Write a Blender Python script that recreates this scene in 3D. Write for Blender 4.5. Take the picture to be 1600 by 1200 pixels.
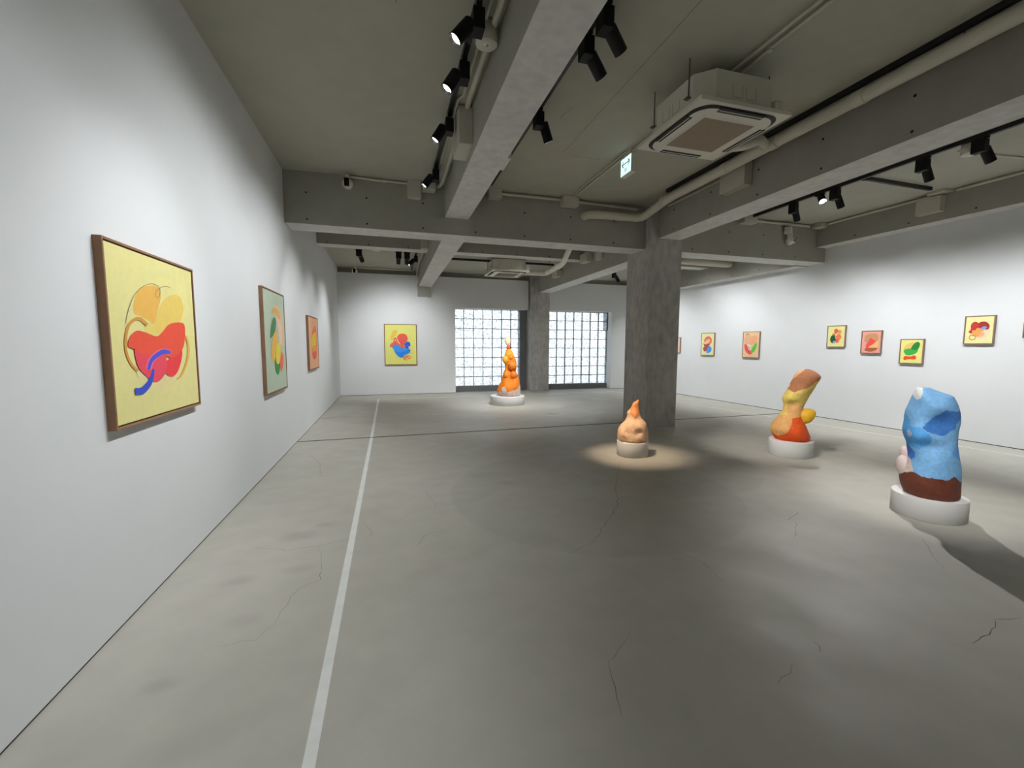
import bpy, bmesh, math, random
from mathutils import Vector, Matrix, noise

for o in list(bpy.data.objects):
    bpy.data.objects.remove(o)
S = bpy.context.scene
COL = S.collection
PI = math.pi

# ------------------------------------------------------------------ camera
cam = bpy.data.cameras.new('camera')
cam.sensor_width = 36.0
cam.lens = 663.11 / 1600 * 36.0
cam.clip_start = 0.02
camo = bpy.data.objects.new('camera', cam)
COL.objects.link(camo)
RGT = Vector((0.961056613, -0.276326822, 0.00369787))
UPV = Vector((0.021815463, 0.08919924, 0.995774865))
FWD = Vector((0.275489151, 0.956915348, -0.091753717))
mw = Matrix.Identity(4)
for i in range(3):
    mw[i][0] = RGT[i]; mw[i][1] = UPV[i]; mw[i][2] = -FWD[i]
mw[0][3] = 0; mw[1][3] = 0; mw[2][3] = 1.5
camo.matrix_world = mw
S.camera = camo

# ------------------------------------------------------------------ world, exposure, daylight portals
vs = S.view_settings
vs.view_transform = 'Standard'; vs.look = 'None'; vs.exposure = -0.8; vs.gamma = 1.0
vs.use_curve_mapping = False
W = bpy.data.worlds.new('daylight'); S.world = W; W.use_nodes = True
bg = W.node_tree.nodes['Background']
bg.inputs[0].default_value = (0.94, 0.98, 1.0, 1); bg.inputs[1].default_value = 3.9
S.cycles.max_bounces = 8
S.cycles.diffuse_bounces = 5
S.cycles.transparent_max_bounces = 12
S.cycles.sample_clamp_indirect = 4.0
S.cycles.use_denoising = True
for x0, x1 in ((2.0, 4.25), (5.2, 7.75)):
    L = bpy.data.lights.new('daylight_portal', 'AREA'); L.shape = 'RECTANGLE'
    L.size = x1 - x0; L.size_y = 2.5; L.cycles.is_portal = True
    lo = bpy.data.objects.new('daylight_portal', L); COL.objects.link(lo)
    lo.location = ((x0 + x1) / 2, 13.9, 1.42); lo.rotation_euler = (PI / 2, 0, PI)
    lo.rotation_euler = Vector((0, 1, 0)).to_track_quat('Z', 'Y').to_euler()

# ------------------------------------------------------------------ measured data
PAINTINGS=[["P1","L",2.628,3.645,1.051,2.033,[228,220,148],[["b",[236,226,150],[[0.261,0.771],[0.374,0.833],[0.518,0.881],[0.725,0.895],[0.864,0.859],[0.919,0.765],[0.909,0.618],[0.839,0.557],[0.685,0.593],[0.478,0.583],[0.26,0.607],[0.21,0.685]]],["b",[240,224,160],[[0.21,0.292],[0.323,0.28],[0.534,0.255],[0.709,0.237],[0.604,0.182],[0.471,0.155],[0.331,0.17],[0.245,0.217]]],["b",[240,217,120],[[0.327,0.557],[0.409,0.585],[0.464,0.563],[0.45,0.511],[0.375,0.506],[0.338,0.527]]],["b",[246,192,90],[[0.273,0.767],[0.327,0.797],[0.394,0.815],[0.475,0.825],[0.533,0.811],[0.533,0.753],[0.486,0.672],[0.453,0.607],[0.419,0.58],[0.366,0.602],[0.282,0.621],[0.231,0.635],[0.23,0.687]]],["b",[250,218,110],[[0.523,0.701],[0.601,0.76],[0.718,0.797],[0.809,0.782],[0.839,0.714],[0.805,0.641],[0.741,0.596],[0.63,0.583],[0.521,0.533],[0.452,0.524],[0.451,0.594]]],["s",[120,115,90],[[[0.136,0.571],[0.18,0.659],[0.25,0.746],[0.34,0.803],[0.43,0.831],[0.498,0.83],[0.526,0.816],[0.521,0.778],[0.495,0.754],[0.476,0.76],[0.48,0.787],[0.535,0.818],[0.612,0.841],[0.667,0.835]],[[0.131,0.571],[0.175,0.66],[0.246,0.747],[0.337,0.805],[0.43,0.834],[0.501,0.833],[0.532,0.817],[0.527,0.778],[0.497,0.752],[0.47,0.759],[0.475,0.788],[0.533,0.821],[0.612,0.844],[0.67,0.838]]]],["s",[196,140,58],[[[0.363,0.578],[0.287,0.613],[0.199,0.597],[0.136,0.546],[0.107,0.463],[0.112,0.393],[0.152,0.327],[0.208,0.287]],[[0.338,0.562],[0.273,0.593],[0.216,0.583],[0.161,0.542],[0.131,0.463],[0.134,0.396],[0.173,0.333],[0.227,0.296]]]],["s",[214,165,70],[[[0.835,0.513],[0.858,0.441],[0.848,0.37],[0.8,0.3],[0.727,0.232],[0.658,0.208]],[[0.862,0.516],[0.889,0.443],[0.879,0.367],[0.828,0.293],[0.746,0.224],[0.666,0.202]]]],["b",[232,56,64],[[0.628,0.366],[0.762,0.42],[0.762,0.356],[0.698,0.266],[0.624,0.231],[0.558,0.24],[0.523,0.269],[0.545,0.335]]],["b",[236,72,92],[[0.201,0.423],[0.301,0.441],[0.505,0.415],[0.55,0.335],[0.531,0.268],[0.455,0.22],[0.394,0.212],[0.318,0.243],[0.239,0.297],[0.209,0.346]]],["b",[240,84,58],[[0.139,0.441],[0.156,0.487],[0.223,0.529],[0.312,0.526],[0.444,0.502],[0.521,0.533],[0.603,0.582],[0.714,0.604],[0.821,0.6],[0.834,0.543],[0.811,0.456],[0.75,0.399],[0.627,0.359],[0.525,0.375],[0.382,0.384],[0.241,0.393],[0.204,0.419],[0.16,0.431]]],["s",[236,110,150],[[[0.354,0.289],[0.389,0.336],[0.449,0.367],[0.518,0.385],[0.603,0.379]],[[0.292,0.303],[0.329,0.358],[0.408,0.4],[0.514,0.424],[0.617,0.406]]]],["s",[72,76,200],[[[0.34,0.293],[0.375,0.338],[0.442,0.368],[0.52,0.386],[0.602,0.386]],[[0.311,0.299],[0.342,0.351],[0.414,0.391],[0.512,0.417],[0.608,0.405]]]],["s",[48,72,188],[[[0.17,0.157],[0.254,0.153],[0.337,0.193],[0.379,0.248],[0.39,0.294]],[[0.169,0.195],[0.225,0.192],[0.289,0.217],[0.341,0.257],[0.368,0.297]]]]]],["P2","L",5.415,6.431,0.903,2.152,[184,198,176],[["s",[236,190,150],[[[0.462,0.848],[0.566,0.858],[0.673,0.816],[0.766,0.688],[0.803,0.541],[0.797,0.446]],[[0.466,0.869],[0.641,0.877],[0.779,0.828],[0.877,0.695],[0.917,0.544],[0.911,0.446]]]],["s",[212,165,92],[[[0.457,0.784],[0.522,0.815],[0.501,0.807],[0.625,0.733]],[[0.344,0.787],[0.431,0.84],[0.69,0.836],[0.795,0.75]]]],["s",[236,204,180],[[[0.496,0.754],[0.59,0.693],[0.645,0.592],[0.673,0.473]],[[0.591,0.767],[0.76,0.707],[0.822,0.598],[0.796,0.474]]]],["b",[74,120,80],[[0.44,0.745],[0.533,0.74],[0.54,0.682],[0.473,0.603],[0.353,0.557],[0.231,0.536],[0.266,0.624],[0.341,0.701]]],["b",[218,174,80],[[0.506,0.61],[0.596,0.579],[0.566,0.5],[0.489,0.435],[0.42,0.346],[0.347,0.29],[0.264,0.324],[0.253,0.412],[0.32,0.512],[0.406,0.576]]],["b",[44,128,64],[[0.416,0.327],[0.676,0.327],[0.672,0.246],[0.576,0.17],[0.496,0.161],[0.406,0.218]]],["b",[70,120,70],[[0.67,0.461],[0.733,0.406],[0.689,0.326],[0.604,0.302]]],["b",[224,100,76],[[0.744,0.393],[0.851,0.336],[0.81,0.241],[0.7,0.184],[0.643,0.234],[0.676,0.327]]],["b",[250,224,74],[[0.577,0.487],[0.704,0.461],[0.714,0.38],[0.634,0.288],[0.531,0.269],[0.45,0.306],[0.458,0.41],[0.508,0.468]]]]],["P3","L",8.18,9.204,1.032,2.006,[224,170,130],[["b",[226,116,90],[[0.575,0.821],[0.773,0.845],[0.867,0.663],[0.832,0.351],[0.713,0.196],[0.512,0.171],[0.332,0.232],[0.262,0.407],[0.254,0.603],[0.373,0.728]]],["b",[250,214,60],[[0.557,0.708],[0.778,0.687],[0.775,0.481],[0.578,0.392],[0.357,0.381],[0.237,0.506],[0.328,0.629]]],["b",[240,170,70],[[0.365,0.431],[0.738,0.443],[0.745,0.3],[0.483,0.266],[0.349,0.332]]],["b",[230,95,75],[[0.345,0.307],[0.798,0.338],[0.733,0.222],[0.513,0.176],[0.33,0.219]]]]],["P4","B",-0.146,0.795,0.886,2.101,[228,225,124],[["b",[245,205,80],[[0.302,0.87],[0.386,0.864],[0.384,0.796],[0.332,0.714],[0.246,0.633],[0.195,0.613],[0.183,0.687],[0.233,0.796]]],["b",[239,98,92],[[0.149,0.457],[0.184,0.524],[0.261,0.565],[0.271,0.633],[0.322,0.68],[0.372,0.653],[0.396,0.578],[0.479,0.509],[0.614,0.474],[0.647,0.426],[0.561,0.406],[0.443,0.441],[0.36,0.483],[0.258,0.456],[0.191,0.436]]],["b",[228,225,124],[[0.343,0.616],[0.339,0.603],[0.328,0.595],[0.316,0.596],[0.306,0.603],[0.302,0.616],[0.306,0.629],[0.317,0.637],[0.329,0.637],[0.339,0.629]]],["b",[238,92,72],[[0.386,0.673],[0.433,0.748],[0.553,0.779],[0.671,0.755],[0.724,0.672],[0.702,0.59],[0.615,0.536],[0.577,0.481],[0.512,0.495],[0.446,0.564]]],["b",[60,150,232],[[0.216,0.436],[0.31,0.499],[0.411,0.496],[0.477,0.448],[0.578,0.413],[0.715,0.405],[0.792,0.383],[0.795,0.314],[0.729,0.267],[0.609,0.234],[0.556,0.18],[0.471,0.174],[0.371,0.237],[0.289,0.347],[0.249,0.408]]],["b",[22,124,220],[[0.289,0.347],[0.44,0.304],[0.611,0.33],[0.793,0.372],[0.795,0.314],[0.729,0.267],[0.609,0.234],[0.556,0.18],[0.471,0.174],[0.371,0.237]]],["b",[36,90,206],[[0.598,0.508],[0.684,0.57],[0.779,0.569],[0.812,0.521],[0.802,0.466],[0.75,0.452],[0.749,0.404],[0.647,0.412],[0.639,0.467]]],["s",[236,180,120],[[[0.804,0.437],[0.831,0.355],[0.8,0.274]],[[0.817,0.44],[0.845,0.355],[0.813,0.271]]]],["b",[236,150,70],[[0.564,0.166],[0.608,0.22],[0.728,0.232],[0.814,0.204],[0.813,0.155],[0.726,0.122],[0.64,0.099],[0.58,0.124]]],["b",[246,222,120],[[0.725,0.141],[0.717,0.129],[0.696,0.122],[0.67,0.123],[0.65,0.13],[0.642,0.143],[0.651,0.155],[0.671,0.162],[0.697,0.162],[0.717,0.154]]],["b",[246,222,120],[[0.805,0.183],[0.797,0.173],[0.778,0.166],[0.755,0.167],[0.736,0.173],[0.729,0.184],[0.736,0.195],[0.756,0.201],[0.779,0.201],[0.798,0.194]]]]],["RA","R",0.818,1.309,1.221,1.855,[242,238,176],[["b",[230,110,96],[[0.199,0.655],[0.335,0.821],[0.591,0.866],[0.801,0.767],[0.826,0.601],[0.637,0.454],[0.345,0.538]]],["b",[246,206,150],[[0.253,0.581],[0.404,0.692],[0.628,0.737],[0.701,0.656],[0.538,0.538],[0.346,0.501]]],["b",[165,76,66],[[0.152,0.537],[0.347,0.49],[0.635,0.527],[0.608,0.362],[0.39,0.179],[0.23,0.179],[0.16,0.325],[0.254,0.398]]],["b",[70,140,216],[[0.639,0.417],[0.835,0.326],[0.808,0.179],[0.586,0.088],[0.437,0.124],[0.482,0.289]]]]],["RB","R",2.252,2.745,1.199,1.851,[240,200,156],[["s",[90,70,50],[[[0.178,0.875],[0.277,0.927],[0.383,0.889]],[[0.151,0.894],[0.27,0.951],[0.4,0.911]]]],["b",[216,166,132],[[0.068,0.753],[0.19,0.884],[0.418,0.875],[0.484,0.75],[0.384,0.563],[0.184,0.5],[0.064,0.627]]],["b",[231,168,128],[[0.424,0.751],[0.617,0.857],[0.812,0.854],[0.877,0.747],[0.781,0.563],[0.537,0.516],[0.384,0.563]]],["b",[226,76,80],[[0.106,0.516],[0.288,0.469],[0.397,0.311],[0.629,0.203],[0.509,0.107],[0.303,0.167],[0.142,0.309]]],["b",[90,175,60],[[0.527,0.249],[0.688,0.47],[0.829,0.578],[0.891,0.517],[0.775,0.252],[0.605,0.187]]],["b",[246,236,212],[[0.296,0.506],[0.489,0.475],[0.527,0.344],[0.408,0.295],[0.332,0.39]]],["s",[60,60,50],[[[0.35,0.45],[0.416,0.336],[0.496,0.385]],[[0.379,0.456],[0.436,0.35],[0.472,0.396]]]]]],["RC","R",4.351,4.709,1.474,1.915,[242,235,160],[["b",[241,166,96],[[0.823,0.709],[0.805,0.646],[0.752,0.607],[0.684,0.607],[0.627,0.646],[0.603,0.709],[0.621,0.772],[0.675,0.811],[0.743,0.811],[0.799,0.772]]],["b",[241,132,86],[[0.824,0.468],[0.797,0.383],[0.717,0.329],[0.614,0.328],[0.529,0.381],[0.493,0.467],[0.521,0.553],[0.602,0.606],[0.705,0.606],[0.789,0.553]]],["b",[190,140,70],[[0.604,0.583],[0.574,0.528],[0.493,0.495],[0.389,0.495],[0.303,0.528],[0.269,0.583],[0.298,0.637],[0.381,0.671],[0.485,0.671],[0.57,0.637]]],["b",[240,225,150],[[0.571,0.583],[0.562,0.551],[0.535,0.531],[0.501,0.531],[0.472,0.551],[0.46,0.583],[0.469,0.614],[0.496,0.634],[0.531,0.634],[0.559,0.614]]],["b",[230,90,60],[[0.628,0.767],[0.606,0.704],[0.543,0.665],[0.463,0.665],[0.396,0.705],[0.368,0.768],[0.39,0.832],[0.454,0.87],[0.534,0.87],[0.6,0.83]]],["b",[230,96,66],[[0.704,0.295],[0.685,0.232],[0.629,0.192],[0.558,0.191],[0.498,0.23],[0.473,0.293],[0.492,0.357],[0.549,0.397],[0.62,0.397],[0.679,0.358]]],["b",[26,76,46],[[0.165,0.369],[0.229,0.525],[0.391,0.563],[0.491,0.409],[0.496,0.294],[0.338,0.176],[0.218,0.233]]],["b",[120,170,210],[[0.472,0.216],[0.461,0.175],[0.429,0.149],[0.389,0.149],[0.355,0.174],[0.341,0.215],[0.352,0.256],[0.383,0.281],[0.424,0.282],[0.457,0.257]]]]],["RD","R",5.004,5.348,1.359,1.793,[239,166,152],[["b",[236,192,110],[[0.365,0.31],[0.805,0.546],[0.894,0.546],[0.823,0.277],[0.412,0.23]]],["b",[190,140,96],[[0.131,0.639],[0.204,0.821],[0.451,0.898],[0.761,0.887],[0.892,0.76],[0.852,0.564],[0.686,0.492],[0.531,0.637],[0.392,0.529],[0.268,0.492],[0.159,0.529]]],["b",[232,76,80],[[0.359,0.529],[0.473,0.692],[0.658,0.601],[0.763,0.564],[0.649,0.42],[0.449,0.311],[0.37,0.23],[0.242,0.236],[0.254,0.383]]],["b",[160,86,56],[[0.182,0.18],[0.412,0.237],[0.867,0.224],[0.752,0.115],[0.507,0.056],[0.252,0.089]]]]],["RE","R",5.646,5.992,1.193,1.629,[249,242,146],[["b",[241,202,112],[[0.139,0.632],[0.27,0.798],[0.475,0.879],[0.588,0.862],[0.496,0.599],[0.218,0.533]]],["b",[56,164,66],[[0.163,0.556],[0.458,0.632],[0.794,0.599],[0.753,0.451],[0.584,0.367],[0.375,0.326],[0.228,0.383]]],["b",[26,126,52],[[0.489,0.599],[0.585,0.813],[0.734,0.911],[0.851,0.877],[0.875,0.763],[0.778,0.583]]],["b",[228,76,40],[[0.169,0.215],[0.234,0.299],[0.485,0.283],[0.657,0.334],[0.75,0.268],[0.705,0.168],[0.422,0.166],[0.211,0.131]]]]],["RF","R",6.491,6.841,1.534,1.977,[242,235,166],[["b",[241,221,192],[[0.682,0.494],[0.886,0.509],[0.868,0.363],[0.725,0.196],[0.509,0.167],[0.659,0.282]]],["b",[241,182,142],[[0.493,0.371],[0.679,0.409],[0.718,0.334],[0.623,0.24],[0.463,0.238]]],["b",[241,166,90],[[0.261,0.474],[0.416,0.588],[0.557,0.583],[0.601,0.518],[0.711,0.497],[0.609,0.422],[0.5,0.274],[0.379,0.276],[0.292,0.332]]],["b",[182,46,40],[[0.138,0.455],[0.205,0.529],[0.193,0.682],[0.257,0.788],[0.357,0.815],[0.462,0.768],[0.514,0.67],[0.506,0.589],[0.407,0.566],[0.382,0.503],[0.264,0.484],[0.267,0.393],[0.185,0.384]]],["b",[152,40,40],[[0.482,0.767],[0.638,0.813],[0.778,0.775],[0.868,0.656],[0.845,0.536],[0.759,0.513],[0.597,0.571],[0.506,0.589]]],["b",[120,150,196],[[0.56,0.54],[0.633,0.623],[0.75,0.629],[0.768,0.572],[0.68,0.522]]],["s",[190,116,56],[[[0.194,0.218],[0.221,0.288],[0.303,0.291],[0.41,0.24],[0.378,0.18],[0.276,0.147],[0.206,0.188],[0.19,0.23]],[[0.167,0.232],[0.204,0.314],[0.307,0.32],[0.433,0.255],[0.396,0.156],[0.278,0.117],[0.188,0.166],[0.163,0.22]]]]]],["RG","R",-0.604,-0.052,1.274,1.748,[236,205,180],[]],["RH","R",7.138,7.377,1.625,1.848,[228,232,150],[]]]
SCULPT=[{"id":"S1","pos":[3.185,5.057],"rings":[[0.763,0.06,0.008],[0.752,0.054,0.017],[0.728,0.033,0.036],[0.702,0.026,0.044],[0.682,0.023,0.046],[0.651,0.019,0.052],[0.625,0.011,0.066],[0.593,-0.001,0.084],[0.573,0.001,0.087],[0.548,0.007,0.089],[0.511,0.011,0.101],[0.485,0.016,0.119],[0.461,0.022,0.14],[0.434,0.017,0.158],[0.407,0.006,0.174],[0.381,0.002,0.185],[0.35,-0.003,0.195],[0.319,-0.002,0.199],[0.287,-0.002,0.202],[0.256,-0.001,0.203],[0.225,-0.001,0.202],[0.199,0.001,0.198]],"paint":[[[243,160,100],[[0.083,0.801],[0.036,0.789],[-0.011,0.752],[-0.046,0.639],[-0.037,0.574],[-0.005,0.537],[0.039,0.529],[0.081,0.555],[0.093,0.591],[0.082,0.691]]]],"bumps":[[-0.164,0.312,0.063,0.0176],[0.133,0.411,0.074,0.016],[0.078,0.342,0.047,-0.0176],[-0.081,0.338,0.042,-0.011200000000000002],[0.023,0.557,0.037,0.009600000000000001],[-0.002,0.444,0.063,0.009600000000000001]],"lobes":[]},{"id":"S2","pos":[5.325,4.498],"rings":[[1.188,0.131,0.021],[1.181,0.131,0.053],[1.165,0.128,0.083],[1.139,0.129,0.12],[1.099,0.14,0.151],[1.068,0.133,0.156],[1.034,0.12,0.154],[0.982,0.097,0.15],[0.941,0.083,0.151],[0.901,0.068,0.148],[0.86,0.048,0.149],[0.819,0.026,0.151],[0.778,0.014,0.149],[0.752,0.011,0.141],[0.725,0.011,0.129],[0.691,0.006,0.12],[0.657,0.001,0.116],[0.61,-0.002,0.121],[0.577,-0.006,0.127],[0.521,-0.022,0.151],[0.48,-0.032,0.171],[0.439,-0.04,0.191],[0.398,-0.039,0.211],[0.358,-0.037,0.223],[0.319,-0.025,0.224],[0.286,-0.011,0.224],[0.261,-0.002,0.222],[0.228,0.006,0.21],[0.201,0.009,0.196]],"paint":[[[165,108,74],[[-0.606,1.592],[0.562,1.587],[0.591,1.099],[0.162,0.945],[-0.571,0.853]]],[[222,196,104],[[-0.571,0.867],[0.591,1.105],[0.612,0.752],[0.113,0.704],[-0.121,0.724],[-0.563,0.696]]],[[247,186,120],[[-0.563,0.703],[0.611,0.764],[0.62,0.618],[-0.554,0.504]]],[[248,186,116],[[-0.556,0.559],[-0.097,0.594],[-0.153,0.271],[-0.228,0.307],[-0.542,0.255]]],[[248,186,116],[[-0.264,0.343],[-0.185,0.459],[-0.124,0.579],[-0.065,0.604],[0.14,0.597],[0.09,0.54],[0.058,0.537],[0.005,0.525],[-0.006,0.425],[-0.05,0.328],[-0.153,0.271]]],[[247,186,120],[[-0.077,0.728],[0.026,0.73],[0.134,0.7],[0.141,0.571],[-0.074,0.564]]],[[238,204,110],[[-0.145,0.543],[-0.126,0.618],[-0.121,0.731],[-0.061,0.729],[-0.067,0.643],[-0.06,0.562]]],[[222,196,104],[[-0.151,0.768],[-0.121,0.843],[-0.065,0.912],[0.013,0.875],[0.049,0.906],[0.162,0.945],[0.288,1.078],[0.292,1.016],[0.171,0.792],[0.128,0.712],[0.102,0.697],[0.004,0.73],[-0.121,0.728]]],[[250,195,132],[[-0.044,1.024],[-0.016,1.116],[0.013,1.168],[0.106,1.21],[0.107,1.182],[0.067,1.145],[0.017,1.098],[-0.012,1.045]]],[[165,108,74],[[-0.08,0.892],[-0.018,1.048],[0.017,1.094],[0.107,1.182],[0.189,1.2],[0.296,1.123],[0.297,1.098],[0.24,1.032],[0.162,0.945],[0.049,0.906],[0.013,0.875],[-0.065,0.908]]]],"bumps":[[-0.053,0.789,0.087,0.025],[0.081,0.889,0.071,0.022],[0.005,0.721,0.063,-0.015],[-0.088,0.416,0.126,0.03],[0.112,0.334,0.11,0.035],[0.004,0.44,0.063,-0.012],[0.116,1.032,0.11,0.01],[0.031,0.639,0.063,0.008]],"lobes":[["lobe",[250,192,44],[0.134,0.538],[0.145,0.098,0.098]]]},{"id":"S3","pos":[4.609,2.515],"rings":[[1.135,-0.106,0.031],[1.13,-0.092,0.055],[1.11,-0.079,0.075],[1.091,-0.055,0.103],[1.08,-0.035,0.127],[1.047,-0.032,0.14],[1.02,-0.029,0.15],[0.968,-0.027,0.164],[0.928,-0.029,0.175],[0.875,-0.028,0.181],[0.835,-0.028,0.18],[0.793,-0.032,0.179],[0.753,-0.035,0.179],[0.714,-0.031,0.177],[0.68,-0.025,0.171],[0.648,-0.016,0.165],[0.583,-0.005,0.165],[0.543,0.001,0.166],[0.49,0.005,0.174],[0.435,0.001,0.186],[0.379,-0.008,0.196],[0.324,-0.009,0.2],[0.271,-0.003,0.197],[0.218,0.007,0.189],[0.179,0.014,0.178],[0.147,0.022,0.169]],"paint":[[[232,212,206],[[-0.237,0.316],[-0.208,0.486],[-0.152,0.551],[-0.125,0.476],[-0.106,0.406],[-0.167,0.373]]],[[58,112,182],[[-0.081,0.797],[-0.056,0.849],[-0.019,0.897],[0.057,0.962],[0.156,0.952],[0.147,0.895],[0.115,0.803],[0.054,0.746],[-0.0,0.754],[-0.038,0.774]]],[[84,160,224],[[-0.225,0.9],[-0.186,0.892],[-0.152,0.804],[-0.095,0.805],[-0.046,0.767],[-0.011,0.72],[-0.021,0.667],[-0.091,0.609],[-0.159,0.623],[-0.221,0.673]]],[[168,172,208],[[-0.175,0.76],[-0.157,0.768],[-0.14,0.75],[-0.141,0.718],[-0.157,0.705],[-0.172,0.718]]],[[54,108,190],[[-0.174,0.634],[-0.147,0.618],[-0.11,0.572],[-0.107,0.533],[-0.127,0.502],[-0.152,0.517],[-0.168,0.548]]],[[96,160,222],[[0.112,0.607],[0.143,0.707],[0.168,0.712],[0.186,0.515],[0.163,0.541],[0.132,0.567]]],[[100,50,33],[[-0.246,0.3],[-0.204,0.344],[-0.162,0.38],[-0.107,0.41],[-0.049,0.386],[-0.002,0.383],[0.105,0.382],[0.147,0.407],[0.18,0.355],[0.21,0.356],[0.225,0.145],[-0.228,0.014]]],[[236,236,234],[[-0.17,1.078],[-0.148,1.151],[-0.098,1.151],[-0.098,1.077],[-0.112,1.054],[-0.134,1.034]]]],"bumps":[[0.02,0.987,0.157,0.045],[0.037,0.862,0.111,-0.052500000000000005],[-0.09,0.721,0.148,0.045],[0.031,0.56,0.185,0.018000000000000002],[-0.02,0.647,0.083,-0.033],[0.004,0.293,0.203,0.03],[0.021,1.107,0.074,-0.0225],[-0.095,1.084,0.074,0.018000000000000002],[0.132,0.743,0.083,-0.0225]],"lobes":[["lobe",[230,205,200],[-0.178,0.53],[0.046,0.061,0.055]],["lobe",[228,208,202],[-0.179,0.424],[0.054,0.092,0.066]]]},{"id":"S4","pos":[2.857,10.344],"rings":[[1.407,0.027,0.039],[1.375,0.029,0.067],[1.31,0.038,0.097],[1.247,0.043,0.118],[1.181,0.053,0.138],[1.118,0.062,0.151],[1.052,0.072,0.152],[0.966,0.084,0.146],[0.901,0.081,0.143],[0.859,0.066,0.144],[0.794,0.067,0.168],[0.706,0.07,0.201],[0.619,0.076,0.224],[0.532,0.065,0.248],[0.446,0.045,0.28],[0.358,0.032,0.298],[0.293,0.033,0.295],[0.228,0.045,0.279],[0.172,0.047,0.255]],"paint":[[[250,168,48],[[-0.121,1.124],[-0.068,1.314],[0.048,1.398],[0.174,1.357],[0.217,1.209],[0.175,1.188],[0.09,1.272],[0.006,1.23]]],[[250,160,40],[[-0.1,1.06],[0.07,1.061],[0.007,0.912],[-0.078,0.891]]],[[248,150,36],[[-0.162,0.635],[-0.12,0.763],[-0.036,0.849],[0.071,0.806],[0.029,0.657],[-0.056,0.636]]],[[232,206,196],[[-0.247,0.315],[-0.205,0.332],[-0.141,0.332],[-0.141,0.422],[-0.109,0.458],[-0.067,0.465],[-0.024,0.422],[-0.013,0.332],[0.072,0.354],[0.221,0.397],[0.285,0.466],[0.348,0.552],[0.371,0.252],[0.265,0.176],[-0.141,0.175],[-0.226,0.229]]]],"bumps":[[0.008,0.444,0.151,0.03],[0.221,0.508,0.129,0.03],[0.071,0.615,0.108,-0.03],[0.07,0.87,0.108,-0.03],[0.072,0.273,0.173,0.02]],"lobes":[["bulb",[250,184,66],[-0.053,1.134],[0.078,0.099,0.086]],["lobe",[250,138,28],[0.123,0.987],[0.104,0.108,0.104]],["lobe",[250,146,34],[0.091,1.188],[0.056,0.069,0.065]],["lobe",[250,140,30],[-0.025,0.732],[0.069,0.078,0.065]],["lobe",[250,132,26],[0.156,0.743],[0.091,0.108,0.086]],["stem",[205,85,45],[0.02,1.436],[0.05,0.078,0.052]],["loop",[238,215,180],[0.005,1.608],[0.071,0.125,0.039]]]}]
CRACKS=[([[-0.624,2.422],[-0.599,2.689],[-0.557,2.747],[-0.461,2.831],[-0.497,3.141],[-0.542,3.303]],0.004),([[-1.006,3.432],[-0.745,3.308],[-0.547,3.336],[-0.265,3.389]],0.004),([[-0.624,2.422],[-0.685,2.31],[-0.855,2.31]],0.003),([[-0.26,3.7],[-0.174,3.482],[-0.162,3.419],[-0.262,3.332]],0.004),([[0.148,3.11],[0.243,3.306],[0.397,3.323]],0.004),([[0.52,4.596],[0.32,4.271],[0.375,3.982],[0.37,3.818]],0.004),([[0.375,3.865],[0.622,3.914]],0.003),([[-1.145,6.426],[-0.872,5.683],[-0.791,5.121]],0.004),([[0.971,1.696],[0.932,1.613],[0.896,1.477],[0.869,1.404]],0.004),([[0.971,1.696],[1.062,1.746],[1.177,1.835]],0.003),([[2.851,4.819],[2.288,3.932],[2.027,3.44],[1.703,3.086],[1.49,2.843],[1.218,2.71]],0.006),([[3.518,2.867],[3.291,2.753]],0.007),([[3.314,2.706],[3.02,2.473]],0.005),([[1.934,2.664],[2.06,2.333],[2.008,2.1]],0.004),([[2.052,1.538],[2.01,1.465]],0.006),([[1.797,1.429],[1.625,1.36]],0.004),([[3.166,1.382],[3.041,1.335],[2.814,1.298]],0.007),([[3.189,1.393],[3.342,1.361]],0.004),([[3.996,2.2],[3.565,1.824]],0.004)]
WL = (.965, .985, 1)
def _wash(x, y, zc, target, power, label, angle=102, rz=0.0, col=WL):
    return dict(x=x, y=y, zc=zc, target=target, power=power, angle=angle, blend=1, col=col, label=label, rz=rz, sz=.05)
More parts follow.
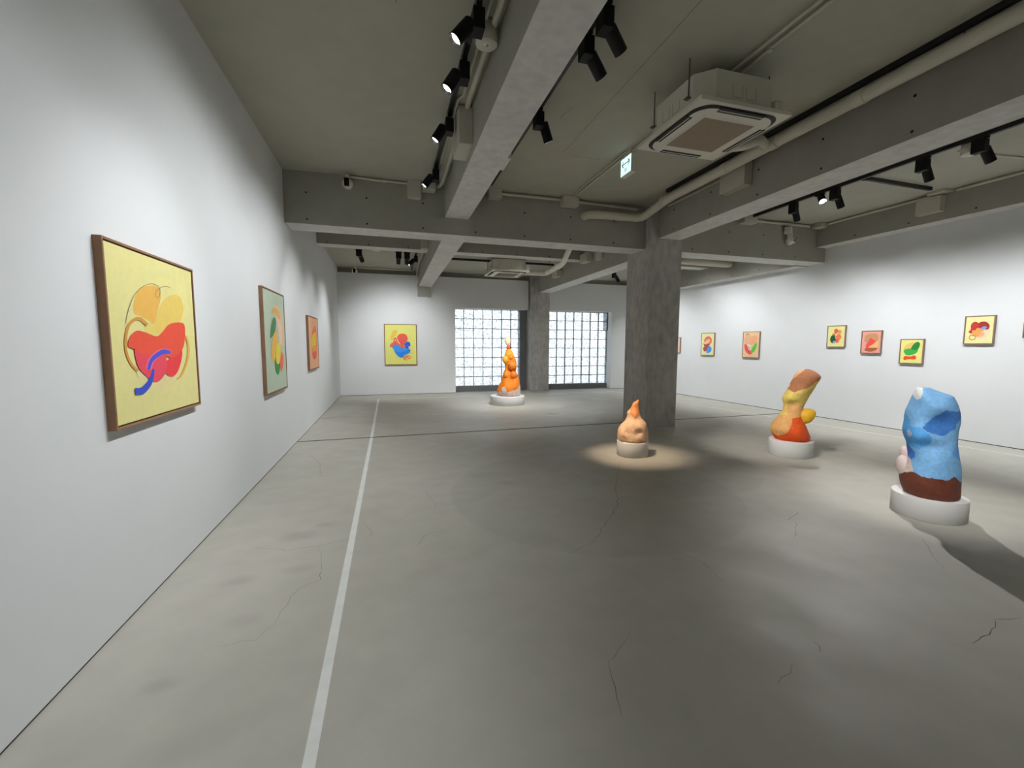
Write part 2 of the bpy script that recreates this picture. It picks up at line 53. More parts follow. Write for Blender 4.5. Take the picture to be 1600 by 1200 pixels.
SPOTS = [
 # left track: wash of the left wall
 _wash(.66, 3.22, 3.95, (-1.39, 3.1, 1.35), 230, 'black spotlight on the left track, beside the cream drum', 58),
 _wash(.66, 3.82, 3.95, (-1.39, 3.5, .5), 175, 'second black spotlight on the left track, just past the cream drum', 122),
 _wash(.66, 4.75, 3.95, (-1.39, 4.6, .5), 175, 'third black spotlight on the left track, by the upright box', 122),
 _wash(.66, 6.12, 3.95, (-1.39, 5.9, 1.1), 190, 'black spotlight at the far end of the left track'),
 _wash(.66, 2.5, 3.95, (-1.39, 1.9, .5), 120, 'black spotlight on the left track at the top picture edge', 82),
 _wash(.66, 1.2, 3.95, (-1.39, .6, .5), 135, 'black spotlight on the left track above the viewpoint', 82),
 _wash(.66, -1.0, 3.95, (-1.39, -1.4, .5), 175, 'black spotlight on the left track behind the viewpoint'),
 _wash(.66, 7.7, 3.95, (-1.39, 7.3, 1.3), 190, 'black spotlight in the middle left bay, nearer one', 70),
 _wash(.66, 8.9, 3.95, (-1.39, 8.7, 1.4), 190, 'black spotlight in the middle left bay, farther one', 60),
 # far left bay
 _wash(-.62, 10.42, 3.70, (.3, 13.17, 1.1), 190, 'black spotlight nearest the left wall in the far bay', 90, 1.57),
 _wash(.25, 10.42, 3.70, (.2, 13.17, 1.2), 130, 'black spotlight in the middle of the far left cross track', 90, 1.57),
 _wash(.44, 10.42, 3.70, (.4, 13.17, 1.1), 160, 'black spotlight beside the far left track', 80, 1.57),
 _wash(.66, 10.75, 3.70, (-1.39, 10.3, 1.4), 260, 'black spotlight with a glowing lens on the far left track', 70),
 # middle track: sculptures
 dict(x=1.53, y=2.95, zc=3.95, target=(5.3, 4.5, .7), power=620, angle=29, blend=.8, col=(1, .97, .93), label='black spotlight at the top edge on the middle track'),
 dict(x=1.53, y=3.25, zc=3.95, target=(5.0, 4.7, .7), power=500, angle=26, blend=.6, col=(1, .96, .9), label='black spotlight pair mate on the middle track'),
 dict(x=1.53, y=4.36, zc=3.95, target=(3.12, 4.98, .25), power=1050, angle=23, blend=1, col=(1, .78, .55), label='single black spotlight on the middle track with a lit rim'),
 dict(x=1.53, y=.9, zc=3.95, target=(4.65, 2.6, .55), power=950, angle=27, blend=.9, col=(1, .99, .97), label='black spotlight on the middle track above the viewpoint'),
 # right track
 _wash(6.62, 3.45, 3.95, (8.8, 3.0, .55), 285, 'black spotlight on the right track past the pale drum', 93),
 _wash(6.62, 4.0, 3.95, (8.8, 4.1, .55), 285, 'black spotlight on the right track before the pale drum', 93),
 _wash(6.62, 5.12, 3.95, (8.8, 5.3, .55), 285, 'black spotlight by the branch of the right track', 93),
 _wash(6.62, 5.82, 3.95, (8.75, 6.5, .55), 285, 'black spotlight at the far end of the right track', 93),
 dict(x=6.62, y=5.36, zc=3.95, lift=True, target=(4.7, 2.6, .5), power=800, angle=48, blend=.9, sz=.02, col=(1, .99, .97), label='black spotlight with a round glowing lens facing into the room'),
 _wash(6.62, 2.0, 3.95, (8.85, 1.8, .55), 290, 'black spotlight on the right track beyond the picture edge', 93),
 _wash(6.62, 0.3, 3.95, (8.9, 0, .55), 290, 'black spotlight on the right track outside the picture', 93),
 _wash(6.5, 7.8, 3.95, (8.66, 8.3, .8), 300, 'black spotlight in the middle right bay, nearer one'),
 _wash(6.5, 9.0, 3.95, (8.6, 9.8, .8), 300, 'black spotlight in the middle right bay, farther one'),
 _wash(6.42, 11.45, 3.70, (8.55, 11.7, .9), 300, 'black spotlight in the far right bay beside the pillar'),
 dict(x=2.9, y=7.62, zc=3.95, target=(2.86, 10.3, .7), power=600, angle=52, blend=.9, col=(1, .97, .92), label='added unseen black spotlight in the middle bay aimed at the tall orange sculpture'),  # this head and the downlights are added, unseen, to brighten the bays
 _wash(2.9, 8.0, 3.95, (1.4, 9.2, 0), 300, 'added unseen black downlight in the middle bay, brightening the far floor', 104),
 _wash(2.9, 8.4, 3.95, (4.0, 10.9, 0), 320, 'second added unseen black downlight in the middle bay, brightening the far floor', 104),
]

# ------------------------------------------------------------------ helpers
def lin(c, a=1.0):
    f = lambda v: v / 12.92 if v <= 0.04045 else ((v + 0.055) / 1.055) ** 2.4
    return (f(c[0] / 255), f(c[1] / 255), f(c[2] / 255), a)

class MB:
    def __init__(s): s.v = []; s.f = []; s.m = []; s.sm = []
    def add(s, vs, fs, m=0, smooth=False):
        n = len(s.v); s.v += [tuple(v) for v in vs]
        for f in fs: s.f.append(tuple(i + n for i in f)); s.m.append(m); s.sm.append(smooth)
        return s
    def box(s, x0, x1, y0, y1, z0, z1, m=0, M=None):
        vs = [(x, y, z) for z in (z0, z1) for y in (y0, y1) for x in (x0, x1)]
        if M: vs = [M @ Vector(v) for v in vs]
        return s.add(vs, [(0, 2, 3, 1), (4, 5, 7, 6), (0, 1, 5, 4), (2, 6, 7, 3), (0, 4, 6, 2), (1, 3, 7, 5)], m)
    def bbox(s, x0, x1, y0, y1, z0, z1, b=.004, m=0, M=None):
        bm = bmesh.new(); vs = [bm.verts.new((x, y, z)) for z in (z0, z1) for y in (y0, y1) for x in (x0, x1)]
        for f in [(0, 2, 3, 1), (4, 5, 7, 6), (0, 1, 5, 4), (2, 6, 7, 3), (0, 4, 6, 2), (1, 3, 7, 5)]: bm.faces.new([vs[i] for i in f])
        bmesh.ops.bevel(bm, geom=bm.edges[:], offset=b, segments=2, affect='EDGES', profile=.5)
        bm.verts.index_update()
        V = [(M @ v.co) if M else v.co.copy() for v in bm.verts]
        s.add(V, [[v.index for v in f.verts] for f in bm.faces], m, False); bm.free()
        return s
    def frus(s, p0, p1, r0, r1, n=20, m=0, caps=True, smooth=True):
        p0 = Vector(p0); p1 = Vector(p1); d = (p1 - p0).normalized()
        a = d.orthogonal().normalized(); b = d.cross(a)
        vs = []
        for p, r in ((p0, r0), (p1, r1)):
            for i in range(n):
                t = 2 * PI * i / n; vs.append(p + (a * math.cos(t) + b * math.sin(t)) * r)
        s.add(vs, [(i, (i + 1) % n, n + (i + 1) % n, n + i) for i in range(n)], m, smooth)
        if caps:
            s.add(vs[:n], [tuple(reversed(range(n)))], m); s.add(vs[n:], [tuple(range(n))], m)
        return s
    def cyl(s, p0, p1, r, n=20, m=0, caps=True): return s.frus(p0, p1, r, r, n, m, caps)
    def tube(s, pts, r, n=16, m=0):
        pts = [Vector(p) for p in pts]; k = len(pts); vs = []
        T = []
        for i in range(k):
            T.append((pts[min(i + 1, k - 1)] - pts[max(i - 1, 0)]).normalized())
        a = T[0].orthogonal().normalized()
        for i in range(k):
            a = (a - T[i] * a.dot(T[i])).normalized(); b = T[i].cross(a)
            for j in range(n):
                t = 2 * PI * j / n; vs.append(pts[i] + (a * math.cos(t) + b * math.sin(t)) * r)
        fs = [(i * n + j, i * n + (j + 1) % n, (i + 1) * n + (j + 1) % n, (i + 1) * n + j) for i in range(k - 1) for j in range(n)]
        s.add(vs, fs, m, True)
        s.add(vs[:n], [tuple(reversed(range(n)))], m); s.add(vs[-n:], [tuple(range(n))], m)
        return s
    def lathe(s, prof, c=(0, 0, 0), n=64, m=0, smooth=True):
        vs = []
        for r, z in prof:
            for i in range(n):
                t = 2 * PI * i / n; vs.append((c[0] + r * math.cos(t), c[1] + r * math.sin(t), c[2] + z))
        s.add(vs, [(k * n + i, k * n + (i + 1) % n, (k + 1) * n + (i + 1) % n, (k + 1) * n + i) for k in range(len(prof) - 1) for i in range(n)], m, smooth)
        return s
    def prism(s, poly, z0, z1, m=0):
        n = len(poly); vs = [(x, y, z0) for x, y in poly] + [(x, y, z1) for x, y in poly]
        fs = [tuple(reversed(range(n))), tuple(range(n, 2 * n))] + [(i, (i + 1) % n, n + (i + 1) % n, n + i) for i in range(n)]
        return s.add(vs, fs, m)
    def sphere(s, c, r, nu=24, nv=14, m=0):
        rx, ry, rz = r if isinstance(r, (tuple, list)) else (r, r, r)
        vs = [(c[0], c[1], c[2] - rz)]
        for j in range(1, nv):
            p = -PI / 2 + PI * j / nv
            for i in range(nu):
                t = 2 * PI * i / nu; vs.append((c[0] + rx * math.cos(p) * math.cos(t), c[1] + ry * math.cos(p) * math.sin(t), c[2] + rz * math.sin(p)))
        vs.append((c[0], c[1], c[2] + rz)); e = len(vs) - 1
        fs = [(0, 1 + (i + 1) % nu, 1 + i) for i in range(nu)]
        for j in range(nv - 2):
            for i in range(nu):
                a = 1 + j * nu + i; b = 1 + j * nu + (i + 1) % nu; fs.append((a, b, b + nu, a + nu))
        k = 1 + (nv - 2) * nu
        fs += [(k + i, k + (i + 1) % nu, e) for i in range(nu)]
        return s.add(vs, fs, m, True)
    def build(s, name, mats, parent=None, loc=None, **props):
        me = bpy.data.meshes.new(name); me.from_pydata(s.v, [], s.f)
        for m in (mats if isinstance(mats, (list, tuple)) else [mats]): me.materials.append(m)
        me.polygons.foreach_set('material_index', s.m); me.polygons.foreach_set('use_smooth', s.sm)
        me.update()
        o = bpy.data.objects.new(name, me); COL.objects.link(o)
        if parent: o.parent = parent
        if loc: o.location = loc
        for k, v in props.items(): o[k] = v
        return o

def thing(name, label, cat, loc=(0, 0, 0), rz=0.0, group=None):
    o = bpy.data.objects.new(name, None); COL.objects.link(o); o.empty_display_size = .1
    o.location = loc; o.rotation_euler = (0, 0, rz); o['label'] = label; o['category'] = cat
    if group: o['group'] = group
    return o
def tag(o, label, cat, group=None):
    o['label'] = label; o['category'] = cat
    if group: o['group'] = group
    return o
def struct(o, label=None):
    o['kind'] = 'structure'
    if label: o['label'] = label
    return o
def dup(root, loc, label, rz=None):
    r = root.copy(); COL.objects.link(r); r.location = loc; r['label'] = label
    if rz is not None: r.rotation_euler = (0, 0, rz)
    for ch in root.children:
        c = ch.copy(); COL.objects.link(c); c.parent = r
        for g in ch.children:
            d = g.copy(); COL.objects.link(d); d.parent = c
    return r

# ------------------------------------------------------------------ materials
def mat(name, col, rough=.6, metal=0.0, bump=None, var=None, emit=None, spec=None):
    """col srgb 0-255; var=(scale, amount) brightness mottling; bump=(scale,strength)"""
    m = bpy.data.materials.new(name); m.use_nodes = True
    nt = m.node_tree; N = nt.nodes; P = N['Principled BSDF']
    P.inputs['Base Color'].default_value = lin(col); P.inputs['Roughness'].default_value = rough
    P.inputs['Metallic'].default_value = metal
    if spec is not None: P.inputs['Specular IOR Level'].default_value = spec
    tc = N.new('ShaderNodeTexCoord')
    if var:
        n = N.new('ShaderNodeTexNoise'); n.inputs['Scale'].default_value = var[0]; n.inputs['Detail'].default_value = 6; n.inputs['Roughness'].default_value = .6
        nt.links.new(tc.outputs['Object'], n.inputs['Vector'])
        r = N.new('ShaderNodeMapRange'); r.inputs[1].default_value = .3; r.inputs[2].default_value = .7; r.inputs[3].default_value = 1 - var[1]; r.inputs[4].default_value = 1 + var[1]
        nt.links.new(n.outputs[0], r.inputs[0])
        x = N.new('ShaderNodeMix'); x.data_type = 'RGBA'; x.blend_type = 'MULTIPLY'; x.inputs[0].default_value = 1
        x.inputs[6].default_value = lin(col); nt.links.new(r.outputs[0], x.inputs[7]); nt.links.new(x.outputs[2], P.inputs['Base Color'])
    if bump:
        n = N.new('ShaderNodeTexNoise'); n.inputs['Scale'].default_value = bump[0]; n.inputs['Detail'].default_value = 4
        nt.links.new(tc.outputs['Object'], n.inputs['Vector'])
        b = N.new('ShaderNodeBump'); b.inputs['Strength'].default_value = bump[1]; b.inputs['Distance'].default_value = .01
        nt.links.new(n.outputs[0], b.inputs['Height']); nt.links.new(b.outputs[0], P.inputs['Normal'])
    if emit:
        P.inputs['Emission Color'].default_value = lin(col); P.inputs['Emission Strength'].default_value = emit
    return m

M = {}
M['wall'] = mat('white_wall_paint', (236, 238, 239), .75, var=(1.2, .02), bump=(260, .06))
M['gap'] = mat('dark_shadow_gap', (60, 58, 54), .9)
M['black'] = mat('black_metal', (9, 9, 10), .55, spec=.3)
M['blackrail'] = mat('black_rail', (16, 16, 18), .4)
M['white'] = mat('white_paint', (236, 235, 232), .5, bump=(300, .04))
M['pvc'] = mat('grey_painted_pipe', (218, 214, 198), .45, var=(3, .05))
M['cond'] = mat('grey_painted_conduit', (214, 210, 194), .5)
M['boxm'] = mat('grey_painted_box', (206, 202, 188), .55)
M['acw'] = mat('air_conditioner_cream', (238, 234, 220), .5)
M['acbody'] = mat('air_conditioner_shell', (222, 219, 205), .6, bump=(60, .05))
M['grille'] = mat('grille_taupe', (164, 148, 128), .7)
M['slot'] = mat('dark_slot', (34, 32, 30), .7)
M['steel'] = mat('galvanised_rod', (110, 106, 98), .4, metal=.7)
M['offw'] = mat('offwhite_plastic', (232, 228, 216), .45)
M['lens'] = mat('lamp_lens', (255, 250, 244), .4, emit=9.0)
M['reflector'] = mat('lamp_reflector', (220, 222, 225), .15, metal=1.0)
M['frame'] = mat('oak_frame', (152, 114, 84), .5, var=(14, .12), bump=(120, .1))
M['framed'] = mat('mauve_wood_frame', (150, 122, 108), .5, var=(14, .1))
M['fgap'] = mat('frame_gap', (40, 24, 14), .8)
M['hole'] = mat('tie_hole', (42, 40, 36), .9)
M['crack'] = mat('crack_dark', (112, 108, 98), .9)
M['glowsign'] = mat('sign_face', (205, 245, 240), .4, emit=2.2)
M['signgreen'] = mat('sign_green', (60, 130, 118), .5, emit=.25)
M['outside'] = mat('pale_paving', (246, 248, 250), .9)
M['mortar'] = mat('grey_mortar', (128, 131, 134), .8)

def concrete(name, col, rough, streak=False, sc=1.0, amt=.10, bumps=.12, marks=True):
    m = mat(name, col, rough); nt = m.node_tree; N = nt.nodes; P = N['Principled BSDF']; Lk = nt.links.new
    tc = N.new('ShaderNodeTexCoord')
    n1 = N.new('ShaderNodeTexNoise'); n1.inputs['Scale'].default_value = .9 * sc; n1.inputs['Detail'].default_value = 8; n1.inputs['Roughness'].default_value = .62
    n2 = N.new('ShaderNodeTexNoise'); n2.inputs['Scale'].default_value = 5 * sc; n2.inputs['Detail'].default_value = 6
    mp = N.new('ShaderNodeMapping')
    if streak: mp.inputs['Scale'].default_value = (1.5, 1.5, .8)
    Lk(tc.outputs['Object'], mp.inputs['Vector']); Lk(mp.outputs[0], n1.inputs['Vector']); Lk(mp.outputs[0], n2.inputs['Vector'])
    ad = N.new('ShaderNodeMath'); ad.operation = 'ADD'; Lk(n1.outputs[0], ad.inputs[0]); Lk(n2.outputs[0], ad.inputs[1])
    r = N.new('ShaderNodeMapRange'); r.inputs[1].default_value = .7; r.inputs[2].default_value = 1.3; r.inputs[3].default_value = 1 - amt; r.inputs[4].default_value = 1 + amt
    Lk(ad.outputs[0], r.inputs[0])
    x = N.new('ShaderNodeMix'); x.data_type = 'RGBA'; x.blend_type = 'MULTIPLY'; x.inputs[0].default_value = 1
    x.inputs[6].default_value = lin(col); Lk(r.outputs[0], x.inputs[7]); Lk(x.outputs[2], P.inputs['Base Color'])
    n3 = N.new('ShaderNodeTexNoise'); n3.inputs['Scale'].default_value = 40; n3.inputs['Detail'].default_value = 5
    Lk(tc.outputs['Object'], n3.inputs['Vector'])
    b = N.new('ShaderNodeBump'); b.inputs['Strength'].default_value = bumps; b.inputs['Distance'].default_value = .01
    Lk(n3.outputs[0], b.inputs['Height']); Lk(b.outputs[0], P.inputs['Normal'])
    return m, nt, x, P, tc
M['ceil'] = concrete('painted_ceiling_concrete', (180, 178, 164), .85, amt=.05)[0]
M['beam'] = concrete('painted_beam_concrete', (162, 160, 150), .85, amt=.06)[0]
M['soffit'] = concrete('pale_soffit_concrete', (232, 231, 227), .8, amt=.12, sc=2.2, bumps=.15)[0]  # beam undersides: paler and more mottled than the sides
M['pillar'] = concrete('trowelled_pillar_concrete', (174, 172, 167), .75, streak=True, sc=1.5, amt=.26, bumps=.2)[0]
M['sill'] = concrete('sill_concrete', (110, 111, 112), .8, amt=.08)[0]

def floor_mat():
    m, nt, x, P, tc = concrete('screed_floor', (188, 185, 175), .38, amt=.075, sc=.9, bumps=.06)
    N = nt.nodes; Lk = nt.links.new
    def stain(cx, cy, r0, r1, amt, prev, sx=1, sy=1, wob=.12):
        mp = N.new('ShaderNodeMapping'); mp.vector_type = 'TEXTURE'
        mp.inputs['Location'].default_value = (cx, cy, 0); mp.inputs['Scale'].default_value = (sx, sy, 1)
        Lk(tc.outputs['Object'], mp.inputs['Vector'])
        nz = N.new('ShaderNodeTexNoise'); nz.inputs['Scale'].default_value = 3.0; nz.inputs['Detail'].default_value = 5; Lk(tc.outputs['Object'], nz.inputs['Vector'])
        ln = N.new('ShaderNodeVectorMath'); ln.operation = 'LENGTH'; Lk(mp.outputs[0], ln.inputs[0])
        ma = N.new('ShaderNodeMath'); ma.operation = 'MULTIPLY_ADD'; Lk(nz.outputs[0], ma.inputs[0]); ma.inputs[1].default_value = wob; Lk(ln.outputs['Value'], ma.inputs[2])
        rr = N.new('ShaderNodeMapRange'); rr.interpolation_type = 'SMOOTHSTEP'; rr.inputs[1].default_value = r0 + wob / 2; rr.inputs[2].default_value = r1 + wob / 2; rr.inputs[3].default_value = amt; rr.inputs[4].default_value = 1
        Lk(ma.outputs[0], rr.inputs[0])
        mx = N.new('ShaderNodeMix'); mx.data_type = 'RGBA'; mx.blend_type = 'MULTIPLY'; mx.inputs[0].default_value = 1
        Lk(prev, mx.inputs[6]); Lk(rr.outputs[0], mx.inputs[7]); return mx.outputs[2]
    o = x.outputs[2]
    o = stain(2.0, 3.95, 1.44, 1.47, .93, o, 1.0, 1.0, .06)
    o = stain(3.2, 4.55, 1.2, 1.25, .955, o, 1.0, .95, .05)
    for cx, cy, r, a in ((-.72, 3.55, .09, .84), (-.62, 3.0, .06, .86), (-.95, 2.95, .06, .86), (-.8, 2.5, .06, .88), (-.55, 3.72, .05, .86), (-1.0, 2.1, .05, .86), (-.75, 1.75, .08, .93), (-1.05, 9.3, .2, .82), (.95, 4.7, .10, .90), (1.2, 4.35, .07, .88), (3.4, 8.6, .12, .66), (3.0, 9.3, .5, .92), (4.6, 6.2, .5, .84), (5.9, 6.0, .55, .88), (6.6, 5.4, .4, .9), (1.6, 8.2, .5, .92), (2.6, 8.0, .6, .92), (.6, 8.6, .4, .92)):
        o = stain(cx, cy, r * .2, r * 1.5, a, o, 1.6, 1.0, r * 1.2)
    Lk(o, P.inputs['Base Color'])
    rn = N.new('ShaderNodeTexNoise'); rn.inputs['Scale'].default_value = 2.2; rn.inputs['Detail'].default_value = 7; Lk(tc.outputs['Object'], rn.inputs['Vector'])
    rm = N.new('ShaderNodeMapRange'); rm.inputs[1].default_value = .35; rm.inputs[2].default_value = .65; rm.inputs[3].default_value = .46; rm.inputs[4].default_value = .62
    Lk(rn.outputs[0], rm.inputs[0]); Lk(rm.outputs[0], P.inputs['Roughness'])
    return m
M['floor'] = floor_mat()
M['joint'] = mat('floor_joint_filler', (96, 88, 78), .9, var=(6, .2))
M['tape'] = mat('white_floor_line', (240, 241, 238), .6, var=(9, .05))

def glass_mat():
    m = bpy.data.materials.new('glass_block'); m.use_nodes = True; nt = m.node_tree; N = nt.nodes; Lk = nt.links.new
    N.remove(N['Principled BSDF']); out = N['Material Output']
    tc = N.new('ShaderNodeTexCoord'); oi = N.new('ShaderNodeObjectInfo')
    mp = N.new('ShaderNodeVectorMath'); mp.operation = 'ADD'; Lk(tc.outputs['Object'], mp.inputs[0])
    sc = N.new('ShaderNodeVectorMath'); sc.operation = 'SCALE'; cb = N.new('ShaderNodeCombineXYZ'); Lk(oi.outputs['Random'], cb.inputs[0]); Lk(oi.outputs['Random'], cb.inputs[2])
    Lk(cb.outputs[0], sc.inputs[0]); sc.inputs['Scale'].default_value = 37.0; Lk(sc.outputs[0], mp.inputs[1])
    n = N.new('ShaderNodeTexNoise'); n.inputs['Scale'].default_value = 13; n.inputs['Detail'].default_value = 1; n.inputs['Distortion'].default_value = 1.2; Lk(mp.outputs[0], n.inputs['Vector'])
    b = N.new('ShaderNodeBump'); b.inputs['Strength'].default_value = .9; b.inputs['Distance'].default_value = .03; Lk(n.outputs[0], b.inputs['Height'])
    tr = N.new('ShaderNodeBsdfTransparent'); tr.inputs[0].default_value = (.95, .98, 1, 1)
    gl = N.new('ShaderNodeBsdfGlossy'); gl.inputs['Roughness'].default_value = .12; gl.inputs[0].default_value = (.8, .86, .88, 1); Lk(b.outputs[0], gl.inputs['Normal'])
    tl = N.new('ShaderNodeBsdfTranslucent'); tl.inputs[0].default_value = (.9, .95, 1, 1); Lk(b.outputs[0], tl.inputs['Normal'])
    wv = N.new('ShaderNodeTexVoronoi'); wv.feature = 'DISTANCE_TO_EDGE'; wv.inputs['Scale'].default_value = 13
    dm = N.new('ShaderNodeVectorMath'); dm.operation = 'MULTIPLY_ADD'; Lk(n.outputs[1], dm.inputs[0]); dm.inputs[1].default_value = (.09, .09, .09); Lk(mp.outputs[0], dm.inputs[2]); Lk(dm.outputs[0], wv.inputs['Vector'])
    rr = N.new('ShaderNodeMapRange'); rr.interpolation_type = 'SMOOTHSTEP'; rr.inputs[1].default_value = .0; rr.inputs[2].default_value = .16; rr.inputs[3].default_value = .74; rr.inputs[4].default_value = .03; Lk(wv.outputs[0], rr.inputs[0])
    m1 = N.new('ShaderNodeMixShader'); m1.inputs[0].default_value = .25; Lk(gl.outputs[0], m1.inputs[1]); Lk(tl.outputs[0], m1.inputs[2])
    m2 = N.new('ShaderNodeMixShader'); Lk(rr.outputs[0], m2.inputs[0]); Lk(tr.outputs[0], m2.inputs[1]); Lk(m1.outputs[0], m2.inputs[2])
    Lk(m2.outputs[0], out.inputs['Surface']); return m
M['glass'] = glass_mat()

# ------------------------------------------------------------------ room shell
XL = -1.395
RP = Vector((8.56, 11.03, 0)); RT = Vector((.28, -7.28, 0)).normalized(); RN = Vector((RT.y, -RT.x, 0))   # right wall: point, direction, normal into the room
def rw(s, d, z): return RP + RT * s + RN * d + Vector((0, 0, z))

def jy(x): return 7.112 + .024 * (x + .9)
f = MB(); xa, xb = -1.7, 10.2; ya, yb = -4.2, 13.62
g = .022
f.add([(xa, ya, 0), (xb, ya, 0), (xb, jy(xb) - g, 0), (xa, jy(xa) - g, 0)], [(0, 1, 2, 3)])
f.add([(xa, jy(xa) + g, 0), (xb, jy(xb) + g, 0), (xb, yb, 0), (xa, yb, 0)], [(0, 1, 2, 3)])
f.add([(xa, jy(xa) - g, -.012), (xb, jy(xb) - g, -.012), (xb, jy(xb) + g, -.012), (xa, jy(xa) + g, -.012)], [(0, 1, 2, 3)], 1)
for sgn in (-1, 1):
    f.add([(xa, jy(xa) + sgn * g, -.012), (xb, jy(xb) + sgn * g, -.012), (xb, jy(xb) + sgn * g, 0), (xa, jy(xa) + sgn * g, 0)], [(0, 1, 2, 3)], 1)
f.box(xa, xb, ya, yb, -.2, -.02, 0)
floor = struct(f.build('floor', [M['floor'], M['joint']]), 'grey screed concrete floor with hairline cracks and a transverse joint')

# painted lines on the floor
def strip(pts, w, z, name, m, parent):
    b = MB(); P2 = [Vector((p[0], p[1], 0)) for p in pts]; k = len(P2); L = []; R = []
    ww = w if isinstance(w, list) else [w] * k
    for i in range(k):
        t = (P2[min(i + 1, k - 1)] - P2[max(i - 1, 0)]).normalized(); nn = Vector((-t.y, t.x, 0)) * ww[i] / 2
        L.append(P2[i] + nn); R.append(P2[i] - nn)
    vs = [(p.x, p.y, z) for p in L] + [(p.x, p.y, z) for p in R]
    b.add(vs, [(k + i, k + i + 1, i + 1, i) for i in range(k - 1)])
    return b.build(name, m, parent)
strip([(-.309, -3.8), (-.311, jy(-.31) - .02)], .046, .0012, 'painted_line', M['tape'], floor)
strip([(-.311, jy(-.31) + .02), (-.325, 12.1)], .046, .0012, 'painted_line', M['tape'], floor)
strip([(-.345, 12.1), (2.0, 12.17), (7.02, 12.3)], .05, .0009, 'painted_line', M['tape'], floor)
strip([(7.02, 12.3), (7.383, 9.575), (7.494, 8.6), (7.74, jy(7.7) + .03)], .03, .0012, 'painted_line', M['tape'], floor)
strip([(7.745, jy(7.7) - .03), (7.974, 5.347), (8.187, 4.543), (8.337, 3.556), (8.8, .5)], .03, .0012, 'painted_line', M['tape'], floor)

# hairline cracks (world coordinates on the floor)
rnd = random.Random(4)
def crack(pts, w):
    out = []
    for a, b in zip(pts[:-1], pts[1:]):
        n = max(2, int(math.hypot(b[0] - a[0], b[1] - a[1]) / .05))
        for i in range(n):
            t = i / n; out.append((a[0] + (b[0] - a[0]) * t + rnd.uniform(-.01, .01), a[1] + (b[1] - a[1]) * t + rnd.uniform(-.012, .012)))
    out.append(pts[-1]); k = len(out)
    ww = [w * (.35 + .65 * math.sin(PI * (i + .5) / k)) * rnd.uniform(.6, 1.2) for i in range(k)]
    strip(out, [q * .7 for q in ww], .0006, 'crack', M['crack'], floor)
for pts, w in CRACKS: crack(pts, w)

struct(MB().box(-1.6, XL, -4.2, 13.7, .012, 4.2).build('wall_left', M['wall']), 'white gallery wall on the left')
struct(MB().box(-1.59, XL - .004, -4.2, 13.7, 0, .0125).build('gap_shade_left', M['gap']), 'dark strip painting the shadow gap at the foot of the left wall')  # no baseboard: dark strip stands for the shade in the gap
b = MB(); b.add([rw(s, d, z) for z in (.012, 4.2) for d in (0, -.2) for s in (-2.7, 15.3)], [(0, 2, 3, 1), (4, 5, 7, 6), (0, 1, 5, 4), (2, 6, 7, 3), (0, 4, 6, 2), (1, 3, 7, 5)])
struct(b.build('wall_right', M['wall']), 'white gallery wall on the right')
b = MB(); b.add([rw(s, d, z) for z in (0, .0125) for d in (-.004, -.19) for s in (-2.7, 15.3)], [(0, 2, 3, 1), (4, 5, 7, 6), (0, 1, 5, 4), (2, 6, 7, 3), (0, 4, 6, 2), (1, 3, 7, 5)])
struct(b.build('gap_shade_right', M['gap']), 'dark strip painting the shadow gap at the foot of the right wall')  # right wall likewise: shade of the gap as a dark strip
b = MB()
b.box(XL - .1, 1.962, 13.17, 13.62, .012, 3.545)
b.box(1.962, 4.335, 13.17, 13.5, 2.628, 3.545)
b.box(5.0, 7.34, 13.17, 13.5, 2.632, 3.545)
b.box(7.34, 8.7, 13.17, 13.62, .012, 3.545)
struct(b.build('wall_back', M['wall']), 'white far wall around two glass block windows')
struct(MB().box(-1.6, 10.2, -4.2, -4.0, 0, 4.2).build('wall_front', M['wall']), 'white wall behind the viewpoint')
b = MB(); b.box(XL - .2, 10.2, -4.2, 9.75, 3.95, 4.2); b.box(XL - .2, 10.2, 9.75, 13.8, 3.70, 4.2)
struct(b.build('ceiling', M['ceil']), 'dark olive painted concrete ceiling')
M['seam'] = mat('formwork_seam', (126, 122, 108), .9)
for sp in ([(2.19, 2.6), (2.19, 5.26)], [(1.87, 4.28), (1.83, 4.53)], [(2.3, 5.32), (2.75, 5.33)], [(.1, 2.0), (.1, 3.4)]):
    strip(sp, .006, 3.9492, 'seam', M['seam'], bpy.data.objects['ceiling'])
for sx, sz_ in ((10.9, 3.699), (12.8, 3.699)):
    strip([(XL, sx), (4.6, sx)], .012, 3.6992, 'seam', M['seam'], bpy.data.objects['ceiling'])
# concrete around the windows
b = MB(); zb = .165
b.box(1.9, 4.37, 13.42, 13.75, 0, zb); b.box(5.0, 7.9, 13.42, 13.75, 0, zb)
b.box(4.15, 4.37, 13.46, 13.75, zb, 3.7); b.box(4.99, 5.145, 13.46, 13.75, zb, 3.7)
b.box(7.325, 7.70, 13.42, 13.75, 2.02, 2.68)
b.box(1.9, 7.9, 13.5, 13.75, 2.63, 3.7)
b.box(1.70, 1.97, 13.5, 13.75, zb, 2.7); b.box(7.64, 8.0, 13.5, 13.75, zb, 2.7)
struct(b.build('trim_1', M['sill']), 'grey concrete sill and jambs of the glass block windows')
struct(MB().box(XL, 8.6, 13.32, 13.7, 3.45, 3.72).build('trim_2', M['beam']), 'concrete strip above the white far wall')
struct(MB().box(-10, 20, 13.76, 40, -.3, -.2).build('trim_3', M['outside']), 'pale paving outside the windows')

